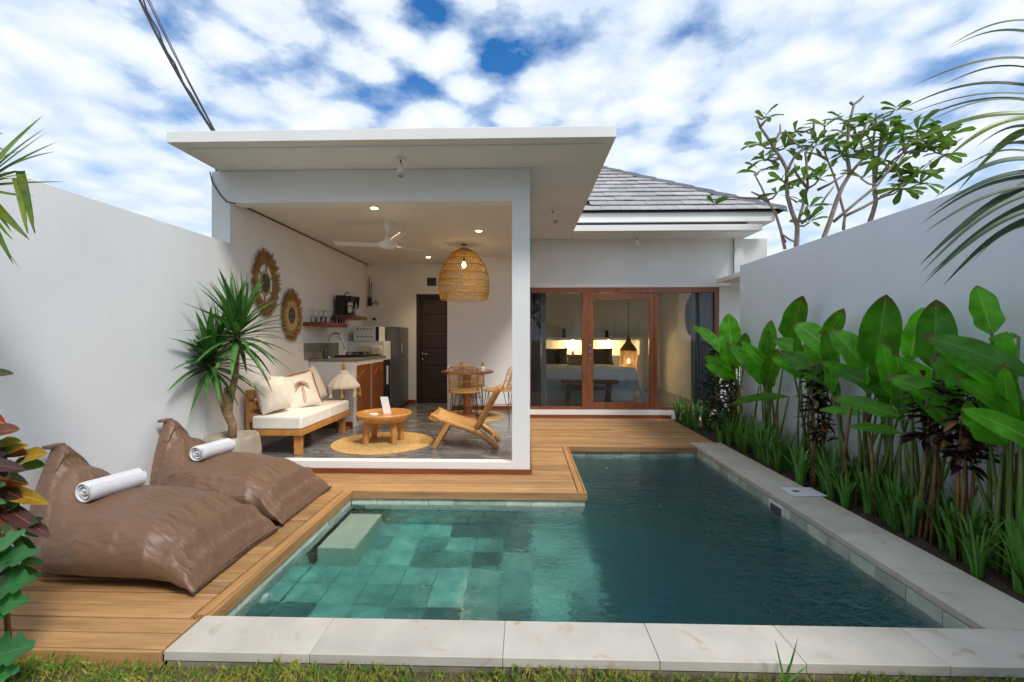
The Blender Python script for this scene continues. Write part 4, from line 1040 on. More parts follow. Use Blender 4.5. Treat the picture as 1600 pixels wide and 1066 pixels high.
def curtain(x0, x1, matn, lb, amp=.035, n=90, y_=8.56, fl=8):
    P = []
    for i in range(n+1):
        x = x0+(x1-x0)*i/n; dy = amp*math.sin(i/n*fl*2*math.pi)+.01*math.sin(i*1.7)
        P.append([Vector((x+.01*math.sin(z*3+i)*(2.3-z)*.3, y_+dy*(1+.25*(2.3-z)/2), z)) for z in np.linspace(FZ+.01,2.42,9)])
    Q = [[p + Vector((0,.006,0)) for p in reversed(r_)] for r_ in P]
    return tag(MB().grid(P).grid(Q).build('curtain', matn, smooth=True), lb, 'curtain', 'bedroom curtains')
curtain(.12,.30,'curtain','grey blue curtain gathered beside the corner column',fl=5)
curtain(.31,.40,'sheer','thin pale sheer curtain hanging beside the gathered grey curtain',amp=.02,fl=3)
curtain(3.10,3.50,'curtain','grey blue curtain gathered behind the planting',fl=7)
dd = thing('mirror_disc', 'large dark oval disc on the bedroom side wall', 'wall decor', (3.54,9.76,1.95))
MB().add([(3.545,9.76+.34*math.cos(t),1.93+.42*math.sin(t)) for t in np.linspace(0,2*math.pi,28,endpoint=False)]+[(3.52,9.76+.33*math.cos(t),1.93+.41*math.sin(t)) for t in np.linspace(0,2*math.pi,28,endpoint=False)],
         [tuple(range(55,27,-1))]+[(i,(i+1)%28,(i+1)%28+28,i+28) for i in range(28)]).build('plate', 'fur_dark', dd)
MB().tube([(3.53,9.76+.34*math.cos(t),1.93+.42*math.sin(t)) for t in np.linspace(0,2*math.pi,33)], .014, 6, False).build('rim', 'frame_wood', dd)

# ------------------------------------------------------------------ bean bags and towels
def bean_bag(x0, x1, yc, seed, lb):
    r_ = random.Random(seed); nu, nv = 120, 132; P = []
    ph = [r_.uniform(0,6.28) for _ in range(12)]
    def ip(t, ks):
        for (a, va), (b, vb) in zip(ks, ks[1:]):
            if t <= b:
                f = (t-a)/(b-a); f = f*f*(3-2*f); return va+(vb-va)*f
        return ks[-1][1]
    Lx = x1-x0
    for i in range(nu+1):
        t = i/nu; row_ = []
        top = ip(t, [(0,.735),(.05,.74),(.15,.60),(.30,.455),(.5,.435),(.72,.385),(.88,.29),(.96,.17),(1,.07)])
        wb = ip(t, [(0,.30),(.05,.33),(.25,.41),(.5,.43),(.85,.42),(1,.435)])
        wt = ip(t, [(0,.06),(.05,.075),(.16,.17),(.32,.34),(.5,.40),(.8,.42),(1,.435)])
        xb = x0 + Lx*t
        for k in range(nv):
            a = 2*math.pi*k/nv; c_, s_ = math.cos(a), math.sin(a)
            n_ = 2.35
            cy_ = math.copysign(abs(c_)**(2/n_), c_); cz = math.copysign(abs(s_)**(2/n_), s_)
            hz = (cz+1)/2; z = top*hz
            wid = wb + (wt-wb)*hz**1.2
            y_ = yc + wid*cy_
            # the head leans back: its top sits further from the pool
            x = xb + (.02 if t < .1 else 0)*hz + (1-min(1,t/.25))*(1-hz)*.10
            # foot corners pull out into ears
            if t > .9: x += .045*abs(cy_)**4*(t-.9)/.1
            # gathered folds
            fo = .006*math.sin(7*a+ph[0]+5*t)*math.sin(math.pi*t)
            def cr(x_): return (1-abs(math.sin(x_)))**2.2      # sharp-crested fold
            near = math.exp(-((t-.21)/.10)**2)
            fo += near*.019*(cr(17*t+2.2*math.sin(a*2+ph[1])+ph[2])-.35)
            cor = math.exp(-((1-t)/.20)**2)
            fo += cor*.018*(cr(7*cy_+ph[3]+6*t)-.35)*(.25+abs(cy_))
            edge_ = math.exp(-((hz-.62)/.25)**2)*min(1,t*3)
            fo += edge_*.009*(cr(19*t+2.5*cy_+ph[6])-.35)
            fo += .004*(cr(5*t+3.1*cy_+ph[4])-.3)+.003*(cr(8*t-5*cy_+ph[5])-.3)
            z = max(.003, z + fo*hz); y_ += fo*cy_*.8
            row_.append(Vector((x, y_, z)))
        P.append(row_)
    m_ = MB().grid(P, closed_u=True)
    n0 = len(P)*nv
    m_.f.append(list(reversed(range(nv)))); m_.f.append([nu*nv+k for k in range(nv)])
    root = thing('bean_bag', lb, 'bean bag', ((x0+x1)/2, yc, 0), 'bean bags on the deck')
    bag = m_.build('bag', 'bag_brown', root, smooth=True)
    # stitched seam along the foot and a fabric tab at the head
    MB().tube([(P[nu][k].x+.004, P[nu][k].y, .045) for k in (66,74,82,90,98,106,114,122,130)], .006, 5).build('seam', 'bag_brown', root, smooth=True)
    MB().box(x0-.012, x0+.05, yc-.055, yc+.045, .722, .745).build('tab', 'bag_brown', root, bevel=.006)
    return root
bean_bag(-3.08,-1.86,2.88,3,'brown satin bean bag lounger nearest the red-leaved shrub')
bean_bag(-3.10,-1.87,3.82,8,'brown satin bean bag lounger in front of the potted yucca')
def towel(a, b, r_, lb):
    a, b = Vector(a), Vector(b); d_ = (b-a).normalized(); up = Vector((0,0,1)); sx = d_.cross(up).normalized(); uz = sx.cross(d_)
    pts = []; turns = 3.1; n = 70
    for i in range(n+1):
        q = i/n; th = q*turns*2*math.pi; rr = .012 + (r_-.012)*q
        pts.append((rr*math.cos(th), rr*math.sin(th)*.92))
    m_ = MB(); P = []
    ln = (b-a).length
    inner = [(x*(1-.010/max(.02,math.hypot(x,z))), z*(1-.010/max(.02,math.hypot(x,z)))) for x, z in pts]
    prof_ = pts + inner[::-1]
    for s in np.linspace(0,1,8):
        jit = rnd.uniform(-.002,.002)
        P.append([a + d_*(ln*s + (.004*math.sin(k*.4) if s in (0.0,1.0) else 0)) + sx*x*(1+jit*5) + uz*z*(1+jit*5) for k,(x,z) in enumerate(prof_)])
    m_.grid(P, closed_u=True)
    n2 = len(prof_); 
    for base in (0, 7*n2):
        for k in range(n): 
            f = [base+k, base+k+1, base+n2-2-k, base+n2-1-k]; m_.f.append(f if base else f[::-1])
    return tag(m_.build('rolled_towel', 'towel', smooth=True, angle=60), lb, 'towel', 'rolled towels')
towel((-2.69,2.70,.50),(-2.62,3.01,.50),.078,'rolled white towel on the bean bag nearest the shrub')
towel((-2.68,3.64,.50),(-2.62,3.95,.50),.078,'rolled white towel on the bean bag by the yucca')

# ------------------------------------------------------------------ leaves
def leaf_grid(base, tip, width, nrm, droop=.0, fold=.25, n=9, wav=.0, prof='ellipse', ph=0.0, tipw=0.0, bend=(0,0,0)):
    base, tip = Vector(base), Vector(tip); ax = tip-base; ln = ax.length; d_ = ax.normalized(); nrm = Vector(nrm)
    sd_ = d_.cross(nrm).normalized(); up = sd_.cross(d_).normalized(); bend = Vector(bend)
    P = []
    for i in range(n+1):
        q = i/n
        if prof == 'ellipse': w_ = math.sin(math.pi*min(1,max(0,q*.97+.015)))**.65
        elif prof == 'paddle': w_ = min(1, q*4.2)**.75 * (max(0, 1-max(0,(q-.50)/.50)**2.1))**.75
        elif prof == 'obov': w_ = (q**.8)*(max(0,1-max(0,(q-.72)/.28)**2.6))**.5 + .04
        else: w_ = min(1, .55+q*2.0)*(1-q**1.6)**.8 if q < 1 else 0
        w_ = max(w_, .015)*width/2
        c_ = base + ax*q + Vector((0,0,-1))*droop*ln*(q*q) + up*(.10*ln*math.sin(math.pi*q)*(.5 if droop else .2)) + bend*math.sin(math.pi*q)
        wv_ = wav*math.sin(q*17+ph)*w_; wv2 = wav*math.sin(q*14+ph+2)*w_
        P.append([c_ - sd_*w_ + up*(fold*w_+wv_), c_ - sd_*w_*.5 + up*(fold*w_*.35+wv_*.4), c_, c_ + sd_*w_*.5 + up*(fold*w_*.35+wv2*.4), c_ + sd_*w_ + up*(fold*w_+wv2)])
    return MB().grid(P, uv=True)

# heliconia-like planting along the right wall: leaves given as base and tip seen against the wall
HL = [ # clump, base px, tip px, width px, lean
 (0,(1140,560),(1084,503),18,.20),(0,(1145,557),(1138,490),32,.05),(0,(1139,591),(1101,552),15,.20),(0,(1162,577),(1165,520),24,.03),
 (1,(1193,598),(1142,533),22,.22),(1,(1193,572),(1205,500),24,.02),(1,(1223,577),(1150,536),9,.2),(1,(1197,608),(1216,545),26,.08),(1,(1233,620),(1139,626),13,.25),
 (2,(1250,586),(1219,545),26,.12),(2,(1231,535),(1255,462),34,.02),(2,(1311,562),(1243,499),36,.16),(2,(1310,608),(1216,543),26,.26),(2,(1267,572),(1209,525),28,.16),
 (3,(1286,539),(1319,482),26,.0),(3,(1361,590),(1298,509),38,.12),(3,(1364,584),(1331,520),20,.06),(3,(1396,623),(1298,569),26,.22),
 (4,(1367,575),(1385,460),52,.02),(4,(1415,656),(1298,616),24,.28),(4,(1349,647),(1280,637),13,.2),(4,(1409,677),(1325,662),15,.24),
 (5,(1424,575),(1373,557),20,.12),(5,(1421,566),(1443,480),32,.0),(5,(1460,578),(1463,468),48,.03),(5,(1520,650),(1385,581),36,.24),
 (6,(1550,524),(1526,446),36,.03),(6,(1592,526),(1544,530),15,.05),(6,(1574,620),(1454,548),60,.20),(6,(1574,698),(1511,620),58,.10),
 (7,(1615,590),(1439,516),36,.24),(7,(1598,625),(1457,523),36,.16),(7,(1608,644),(1574,662),22,.06),
]
hx = {0:1150,1:1200,2:1262,3:1335,4:1378,5:1445,6:1560,7:1612}
hl_lab = {0:'tall bright heliconia clump at the bedroom end of the planter, beside the dark bush',1:'heliconia clump with one brown curled leaf, second from the bedroom',
 2:'lush pale green heliconia clump opposite the far pool corner',3:'dark leaved heliconia clump between the two maroon cordylines',4:'heliconia clump with one broad upright leaf standing flat against the wall',
 5:'heliconia clump with a brown-spotted drooping leaf',6:'heliconia clump with very wide overhanging leaves beside maroon foliage',7:'heliconia clump at the near end of the planter below the palm fronds'}
HXP = 2.95
roots = {}
for k in hx:
    p = atX(hx[k], 800, HXP); roots[k] = thing('heliconia_plant', hl_lab[k], 'plant', (HXP, p.y, -.02), 'heliconias along the right wall')
camv = Vector((0,0,CAMH))
for n_, (k, bpx, tpx, wpx, lean) in enumerate(HL):
    b_ = atX(bpx[0], bpx[1], HXP - .02*rnd.random()); t_ = atX(tpx[0], tpx[1], HXP - lean)
    wd = wpx*((b_.y+t_.y)/2)/FPX*.98
    view = (camv - (b_+t_)/2).normalized(); nrm = (view + Vector((0,0,.5)) + Vector((rnd.uniform(-.3,.3),rnd.uniform(-.3,.3),0))).normalized()
    o = leaf_grid(b_, t_, wd, nrm, droop=.0 if lean < .1 else .06, fold=rnd.uniform(.1,.45), n=20, wav=.15, prof='paddle', ph=rnd.random()*6).build('leaf', 'heliconia', roots[k], smooth=True)
    g_ = Vector((HXP + rnd.uniform(-.07,.07), roots[k].location.y + rnd.uniform(-.10,.10), -.03))
    mid = b_.lerp(g_, .5) + Vector((rnd.uniform(-.02,.02),rnd.uniform(-.03,.03),0))
    MB().tube([g_, g_.lerp(mid,.5), mid, b_, b_.lerp(t_,.12)], [.017,.015,.012,.008,.004], 7).build('stem', 'stalk', roots[k], smooth=True)
for k in hx:
    for j in range(4):
        g_ = Vector((HXP + rnd.uniform(-.10,.08), roots[k].location.y + rnd.uniform(-.2,.2), -.03)); h_ = rnd.uniform(.35,.95)
        MB().tube([g_, g_+Vector((rnd.uniform(-.03,.03),rnd.uniform(-.03,.03),h_*.5)), g_+Vector((rnd.uniform(-.05,.05),rnd.uniform(-.06,.06),h_))], [.018,.016,.008], 7).build('stem', 'stalk_brown' if j % 2 else 'stalk', roots[k], smooth=True)
    for j in range(6):   # inner leaves that fill the clump
        g_ = Vector((HXP + rnd.uniform(-.06,.08), roots[k].location.y + rnd.uniform(-.24,.24), rnd.uniform(.78,1.12)))
        ln_ = rnd.uniform(.36,.58); ty_ = rnd.uniform(-.45,.55)
        t_ = g_ + Vector((rnd.uniform(-.40,.06), ty_, 1.0 if rnd.random() < .75 else .25)).normalized()*ln_
        t_.x = min(t_.x, 3.10)
        leaf_grid(g_, t_, rnd.uniform(.085,.135), (-.7,-.6,.25+rnd.uniform(-.2,.3)), droop=rnd.uniform(0,.12), fold=rnd.uniform(.15,.5), n=18, wav=.16, prof='paddle', ph=rnd.random()*6).build('leaf', 'heliconia', roots[k], smooth=True)
        b_ = Vector((HXP + rnd.uniform(-.05,.05), roots[k].location.y + rnd.uniform(-.12,.12), -.03))
        MB().tube([b_, b_.lerp(g_,.55)+Vector((rnd.uniform(-.02,.02),rnd.uniform(-.02,.02),0)), g_, g_.lerp(t_,.1)], [.014,.012,.007,.004], 6).build('stem', 'stalk', roots[k], smooth=True)

# dark cordylines
def cordyline(px, pytop, pybot, X, lb, n=70, spread=.13):
    a, b = atX(px, pytop, X), atX(px, pybot, X); y0 = a.y
    r = thing('cordyline', lb, 'plant', (X,y0,-.02), 'maroon cordylines in the planter')
    for j in range(3):
        g_ = Vector((X+rnd.uniform(-.05,.05), y0+rnd.uniform(-.06,.06), -.03)); tp = Vector((X+rnd.uniform(-.05,.05),y0+rnd.uniform(-.05,.05), b.z+(a.z-b.z)*rnd.uniform(.4,.9)))
        MB().tube([g_, g_.lerp(tp,.5)+Vector((rnd.uniform(-.02,.02),0,0)), tp], [.013,.011,.006], 6).build('stem', 'stalk_brown', r, smooth=True)
    for j in range(n):
        z = rnd.uniform(b.z, a.z); t = rnd.uniform(0,6.28); ln = rnd.uniform(.10,.18)
        c_ = Vector((X+rnd.uniform(-.05,.05), y0+rnd.uniform(-.07,.07), z)); tp = c_+Vector((math.cos(t)*ln, math.sin(t)*ln, rnd.uniform(-.06,.09)))
        if tp.x > 3.13: tp.x = 3.13
        leaf_grid(c_, tp, rnd.uniform(.028,.05), (rnd.uniform(-.3,.3),-.3,1), droop=.2, fold=.4, n=5).build('leaf', 'cordy' if rnd.random() < .9 else 'stalk_brown', r, smooth=True)
cordyline(1140,590,660,2.88,'small maroon cordyline beside the dark green bush',75)
cordyline(1278,570,690,2.88,'maroon cordyline between pale green and dark heliconia clumps',140)
cordyline(1455,590,690,2.90,'maroon cordyline below the brown-spotted heliconia leaf',110)
cordyline(1505,610,730,2.90,'tall maroon cordyline below the wide overhanging leaves',140)

# dark bush by the bedroom
bs = thing('dark_bush', 'dense dark green bush in front of the bedroom curtain', 'bush', (3.05,7.2,-.02))
MB().tube([(3.05,7.2,-.03),(3.04,7.2,.5),(3.0,7.18,1.1)], [.03,.02,.008], 7).build('stem', 'stalk_brown', bs)
fm = MB()
for j in range(1300):
    z = rnd.uniform(.0,1.28); rr = .30*math.sin(math.pi*min(.93,max(.12,z/1.35)))**.6*math.sqrt(rnd.random()); t = rnd.uniform(0,6.28)
    c_ = Vector((3.04+rr*math.cos(t), 7.2+rr*1.2*math.sin(t), z)); tp = c_+Vector((rnd.uniform(-.09,.09),rnd.uniform(-.09,.09),rnd.uniform(-.04,.07)))
    g2 = leaf_grid(c_, tp, .042, (0,-.3,1), fold=.3, n=3); fm.add(g2.v, g2.f)
fm.build('foliage', 'shrub_dark', bs, smooth=True)['kind'] = 'stuff'

# strap-leaved clumps at the front of the planter
sm = []
for s in range(4):
    m_ = MB(); rr_ = random.Random(50+s)
    for j in range(17):
        t = rr_.uniform(0,6.28); h_ = rr_.uniform(.26,.50); sp_ = rr_.uniform(.04,.22)
        b_ = Vector((.025*math.cos(t), .025*math.sin(t), -.01)); P = []; sdv = Vector((-math.sin(t),math.cos(t),0)); w0 = rr_.uniform(.008,.014)
        for i in range(7):
            q = i/6; c_ = b_+Vector((math.cos(t)*sp_*q**1.8, math.sin(t)*sp_*q**1.8, h_*(q-.28*q**3*(sp_/.15)))); w_ = w0*(1-q**3)+.0006
            P.append([c_-sdv*w_, c_+Vector((math.cos(t),math.sin(t),0))*-.003, c_+sdv*w_])
        m_.grid(P)
    me = m_.mesh('strap_plant', True); me.materials.append(M['strap_leaf']); sm.append(me)
sp_ = []
for k in range(30):
    sp_.append((2.80+rnd.uniform(-.05,.09), 2.55+k*.137+rnd.uniform(-.05,.05)))
for k in range(12): sp_.append((2.98+rnd.uniform(-.05,.08), 2.7+k*.31+rnd.uniform(-.1,.1)))
for k in range(14): sp_.append((2.74+rnd.uniform(-.03,.40), 6.45+k*.115))
for x, yy in ((2.70,8.12),(2.80,8.02),(2.72,7.92),(2.88,8.15),(2.95,7.95)): sp_.append((x,yy))
for k, (x, yy) in enumerate(sp_):
    o = bpy.data.objects.new('strap_plant', sm[k % 4]); C.objects.link(o); o.location = (x,yy,-.015); o.rotation_euler = (0,0,rnd.uniform(0,6.28)); s_ = rnd.uniform(.85,1.2); o.scale = (s_,s_,s_*rnd.uniform(.95,1.35))
    lb, gp = (('clump of narrow green strap leaves lining the coping edge of the planter','strap-leaved clumps along the coping') if k < 30 else
              ('clump of narrow green strap leaves against the right wall among heliconia stems','strap-leaved clumps against the wall') if k < 42 else
              ('clump of narrow green strap leaves between the deck end and the dark bush','strap-leaved clumps beside the deck end') if k < 56 else
              ('clump of narrow green strap leaves in front of the bedroom window','strap-leaved clumps at the bedroom window'))
    tag(o, lb, 'plant', gp)

# potted yucca
yu = thing('potted_yucca', 'two-headed yucca in a weathered round stone pot', 'potted plant', (-2.86,4.43,0))
pcx, pcy = -2.90, 4.43
MB().lathe([(.17,.001),(.215,.06),(.255,.20),(.262,.33),(.245,.43),(.232,.475),(.222,.485),(.205,.48),(.200,.43)], (pcx,pcy,0), 40, wob=.006).build('pot', 'pot', yu, smooth=True)
MB().lathe([(.005,.435),(.20,.425),(.20,.40)][::-1], (pcx,pcy,0), 24).build('soil', 'soil', yu)
F1 = atY(354,640,4.43); LB = atY(329,562,4.38); RB = atY(371,520,4.45)
MB().tube([(pcx,pcy,.40), (pcx+.005,pcy,.58), F1+Vector((.01,0,-.04)), F1+Vector((.025,0,.06)), (RB+F1)/2+Vector((.035,0,-.05)), (RB+F1)/2+Vector((.045,0,.12)), RB], [.042,.038,.044,.036,.029,.027,.025], 12).build('trunk', 'trunk', yu, smooth=True)
MB().tube([F1+Vector((-.005,0,-.02)), F1.lerp(LB,.25)+Vector((-.02,0,0)), F1.lerp(LB,.7)+Vector((.0,0,0)), LB], [.036,.029,.024,.022], 10).build('limb', 'trunk', yu, smooth=True)
MB().tube([F1+Vector((0,0,.0)), atY(353,606,4.40)], [.026,.017], 8).build('limb', 'trunk', yu, smooth=True)
for (cc, n_, ln0) in ((RB, 74, .64), (LB, 70, .60)):
    for j in range(n_):
        q = (j+.5)/n_; el = R(-52 + 138*q**.85); az = j*2.39996+rnd.uniform(-.25,.25)
        ln = ln0*rnd.uniform(.82,1.08)*(.82+.25*math.sin(math.pi*q)); dv = Vector((math.cos(az)*math.cos(el), math.sin(az)*math.cos(el), math.sin(el)))
        b_ = cc + Vector((0,0,-.10+.16*q)) + dv*.02; tp = b_+dv*ln
        if tp.x < -3.13:
            f_ = max(.35,(b_.x+3.12)/(b_.x-tp.x)); tp = b_+dv*ln*f_ + Vector((0,-.2*(1-f_),0))
        nrm = Vector((0,0,1)) if abs(el) < 1.1 else Vector((math.cos(az+1.57),math.sin(az+1.57),.2))
        leaf_grid(b_, tp, rnd.uniform(.055,.078), nrm, droop=.09 if el < .5 else .02, fold=.35, n=8, prof='strap').build('leaf', 'yucca', yu, smooth=True)

# frangipani trees behind the right wall, limbs traced as real branches in depth
def zp(x, y_, Y): return atY(1100+x*.2533, 130+y_*.2533, Y)
fl_mesh = []
for s in range(3):
    me = leaf_grid((0,0,0),(.27,0,-.02),.085+.010*s,(0,0,1),droop=.12,fold=.22,n=9,wav=.08,prof='obov',ph=s*2).mesh('leaf', True); me.materials.append(M['frangi_leaf']); fl_mesh.append(me)
def frangi(label, Y, limbs, tips):
    allp = []; b0 = limbs[0][0]; p0 = zp(*b0, Y); root = thing('frangipani_tree', label, 'tree', (p0.x,p0.y,-.07), 'frangipani trees behind the right wall')
    for n_, lim in enumerate(limbs):
        rr = random.Random(n_*7+3); off = rr.uniform(-.25,.25) if n_ else 0
        pts = [zp(x,y_,Y+off*i/max(1,len(lim)-1)) for i,(x,y_) in enumerate(lim)]
        r0 = .034 if n_ == 0 else .022
        if n_ == 0: pts = [Vector((p0.x,p0.y,-.07)), Vector((p0.x+.03,p0.y,1.2))]+pts; rad = [.06,.05]+[r0*(1-.62*i/(len(lim)-1)) for i in range(len(lim))]
        else: rad = [r0*(1-.55*i/(len(lim)-1)) for i in range(len(lim))]
        sm_ = []
        sr = []
        for i in range(len(pts)-1):
            for q in (0,.5): sm_.append(pts[i].lerp(pts[i+1],q) + (Vector((rr.uniform(-.012,.012),0,rr.uniform(-.012,.012))) if q else Vector())); sr.append(rad[i]*(1-q)+rad[i+1]*q)
        sm_.append(pts[-1]); sr.append(rad[-1]); allp += sm_[4:] if n_ == 0 else sm_
        MB().tube(sm_, sr, 8).build('trunk' if n_ == 0 else 'limb', 'frangi_bark', root, smooth=True)
    for (x, y_, n2, sprd) in tips:
        c_ = zp(x,y_,Y+rnd.uniform(-.15,.15))
        nb = min(allp, key=lambda p: (p-c_).length + (.25 if p.z > c_.z else 0)); mdp = nb.lerp(c_,.55)+Vector((0,0,-.03))
        MB().tube([nb, mdp, c_], [.015,.013,.010], 6).build('twig', 'frangi_bark', root, smooth=True)
        for j in range(n2+4):
            o = bpy.data.objects.new('leaf', fl_mesh[j % 3]); C.objects.link(o)
            o.location = c_+Vector((rnd.uniform(-.02,.02),rnd.uniform(-.02,.02),rnd.uniform(-.03,.02))); az = j*2.4+rnd.uniform(-.4,.4); s_ = rnd.uniform(.85,1.2)*sprd
            o.rotation_euler = (rnd.uniform(-.7,.7), rnd.uniform(-.9,.35), az); o.scale = (s_,s_,s_); setp(o, root)
frangi('slender frangipani tree beside the bedroom roof corner', 6.5,
  [[(570,1000),(575,880),(515,700),(510,530),(430,400),(345,270),(325,210)], [(575,880),(610,760),(640,650),(625,430),(700,340),(780,320)],[(500,1025),(440,800),(390,720),(310,560)],[(400,730),(350,712),(160,700),(80,730)],
   [(510,560),(560,450),(610,400),(520,330),(500,290)],[(390,720),(290,670)],[(500,980),(480,930),(570,985)],[(430,400),(470,300),(470,255)],[(600,865),(700,790),(800,640)],[(640,650),(570,560),(560,500)],[(345,270),(390,220)],[(670,340),(680,220)]],
  [(350,380,5,.9),(375,470,5,1),(500,400,7,1),(385,210,4,.8),(560,300,5,.9),(640,760,3,1),(650,860,2,1),(70,735,5,.8),(490,600,4,.9),(450,680,3,.9),(620,590,7,1),(745,260,4,.9),(690,385,4,.9),(720,580,5,1),(340,545,2,1)])
frangi('forked frangipani tree with a bare leaning top', 6.7,
  [[(740,950),(820,720),(900,560),(880,400),(890,250),(925,130),(985,80)], [(860,905),(870,820),(830,660),(760,470),(740,390)],[(800,855),(1070,630),(1220,440),(1270,350)],[(870,820),(1100,700),(1250,610),(1290,520)],
   [(900,560),(1000,450),(960,350),(1020,220)],[(905,120),(920,140)],[(700,660),(860,570)],[(760,470),(700,440),(620,430)]],
  [(850,300,6,1.1),(850,440,8,1.15),(930,420,7,1.1),(750,380,3,1),(860,230,3,1),(970,590,3,1.1),(1000,290,4,1),(1110,480,4,.9),(1180,540,6,1.1),(1220,650,7,1.1),(1310,560,8,1.15),(1330,620,6,1.15),(940,265,3,.9)])
frangi('leafy frangipani tree nearest the palm fronds', 6.9,
  [[(1025,848),(1060,730),(1050,560),(1040,380),(1060,190)], [(1055,600),(1085,400),(1110,210)],[(1060,610),(1140,500),(1230,430),(1320,330)],[(1040,380),(990,300)],[(1060,215),(1110,190)],[(1230,430),(1340,420),(1430,360)]],
  [(1070,235,4,1),(1140,270,5,1.1),(1100,340,5,1.1),(1230,350,6,1.1),(1310,290,7,1.15),(1330,360,7,1.1),(1400,400,6,1.1),(1450,310,5,1.1),(1130,385,4,1),(1180,160,3,.8),(1490,340,4,1),(1470,440,4,1)])

# palm at the right, crown just beyond the frame
pt = thing('palm_tree', 'palm with long drooping fronds reaching in over the planter wall', 'tree', (2.95,1.75,-.07))
MB().tube([(2.95,1.75,-.07),(2.93,1.76,1.0),(2.9,1.8,2.1)], [.07,.055,.045], 12).build('trunk', 'trunk', pt, smooth=True)
def pz(x, y_, Y): return atY(1340+x*.4127, 20+y_*.4127, Y)
ups = [((630,30),(340,130),.016,0),((630,90),(335,140),.020,0),((630,180),(210,278),.022,0),((630,235),(320,275),.016,0),((630,290),(150,372),.022,0),((630,312),(165,395),.012,0),((630,335),(160,440),.018,0),((630,352),(240,425),.014,0),
       ((620,380),(150,522),.030,1),((620,400),(325,560),.030,1),((625,405),(375,682),.022,1),((630,455),(500,530),.03,1)]
los = [((630,490),(440,515),.02,0),((630,535),(470,550),.014,0),((630,568),(430,582),.028,0),((630,605),(370,602),.012,0),((630,612),(290,702),.026,0),((630,640),(270,760),.022,0),((630,655),(238,802),.020,0),((620,690),(245,838),.018,0),
       ((640,640),(232,958),.030,0),((630,700),(240,985),.020,0),((630,715),(255,1010),.016,0),((630,740),(240,1040),.014,0),((640,760),(290,990),.02,0),((630,790),(325,1032),.024,0),((640,830),(420,960),.016,0)]
for lst, Yr, nm in ((ups,2.35,0),(los,2.15,1)):
    rp_ = [pz(a[0]+110, a[1]+(10 if nm == 0 else -40), Yr) for a,_,_,_ in lst]
    crown = Vector((2.9,1.8,2.15))
    top_ = max(rp_, key=lambda p: p.z); bot_ = min(rp_, key=lambda p: p.z)
    fr_ = MB().tube([crown, crown.lerp(bot_,.6)+Vector((0,0,.06)), bot_, bot_.lerp(top_,.5)+Vector((.03,0,0)), top_], [.022,.018,.014,.010,.005], 7).build('frond', 'stalk', pt, smooth=True)
    for n_, (a, b, wd, gold) in enumerate(lst):
        st_, en = rp_[n_], pz(b[0], b[1], Yr+rnd.uniform(.0,.35)); axis = bot_.lerp(top_, .5)
        t_ = max(0,min(1,(st_.z-bot_.z)/(top_.z-bot_.z+1e-6))); st_ = (bot_.lerp(bot_.lerp(top_,.5)+Vector((.03,0,0)), t_*2) if t_ < .5 else (bot_.lerp(top_,.5)+Vector((.03,0,0))).lerp(top_, t_*2-1))
        leaf_grid(st_, en, wd*1.6, (-.3,-.75,.6), droop=.0, fold=.3, n=14, prof='strap', bend=(0,0,.05+.03*rnd.random())).build('leaflet', 'palm_gold' if gold else 'palm_leaf', fr_, smooth=True)
for az in (20, -60, 150):
    d_ = Vector((math.cos(R(az)),math.sin(R(az)),0)); pts = [crown + d_*(1.3*q) + Vector((0,0,.9*q-1.1*q*q)) for q in np.linspace(0,1,8)]
    if az == 150: pts = [crown + Vector((-.0,-.9*q,.8*q-.7*q*q)) for q in np.linspace(0,1,8)]
    fr_ = MB().tube(pts, [.02-.002*i for i in range(8)], 6).build('frond', 'stalk', pt, smooth=True)
    for i in range(16):
        q = .2+.8*i/16; c_ = crown + d_*(1.3*q) + Vector((0,0,.9*q-1.1*q*q)) if az != 150 else crown + Vector((0,-.9*q,.8*q-.7*q*q)); sd_ = d_.cross(Vector((0,0,1))) if az != 150 else Vector((1,0,0))
        for s_ in (-1,1): leaf_grid(c_, c_+sd_*s_*.32+d_*.15+Vector((0,0,-.14)), .026, (0,0,1), droop=.1, fold=.3, n=6, prof='strap').build('leaflet', 'palm_leaf', fr_, smooth=True)

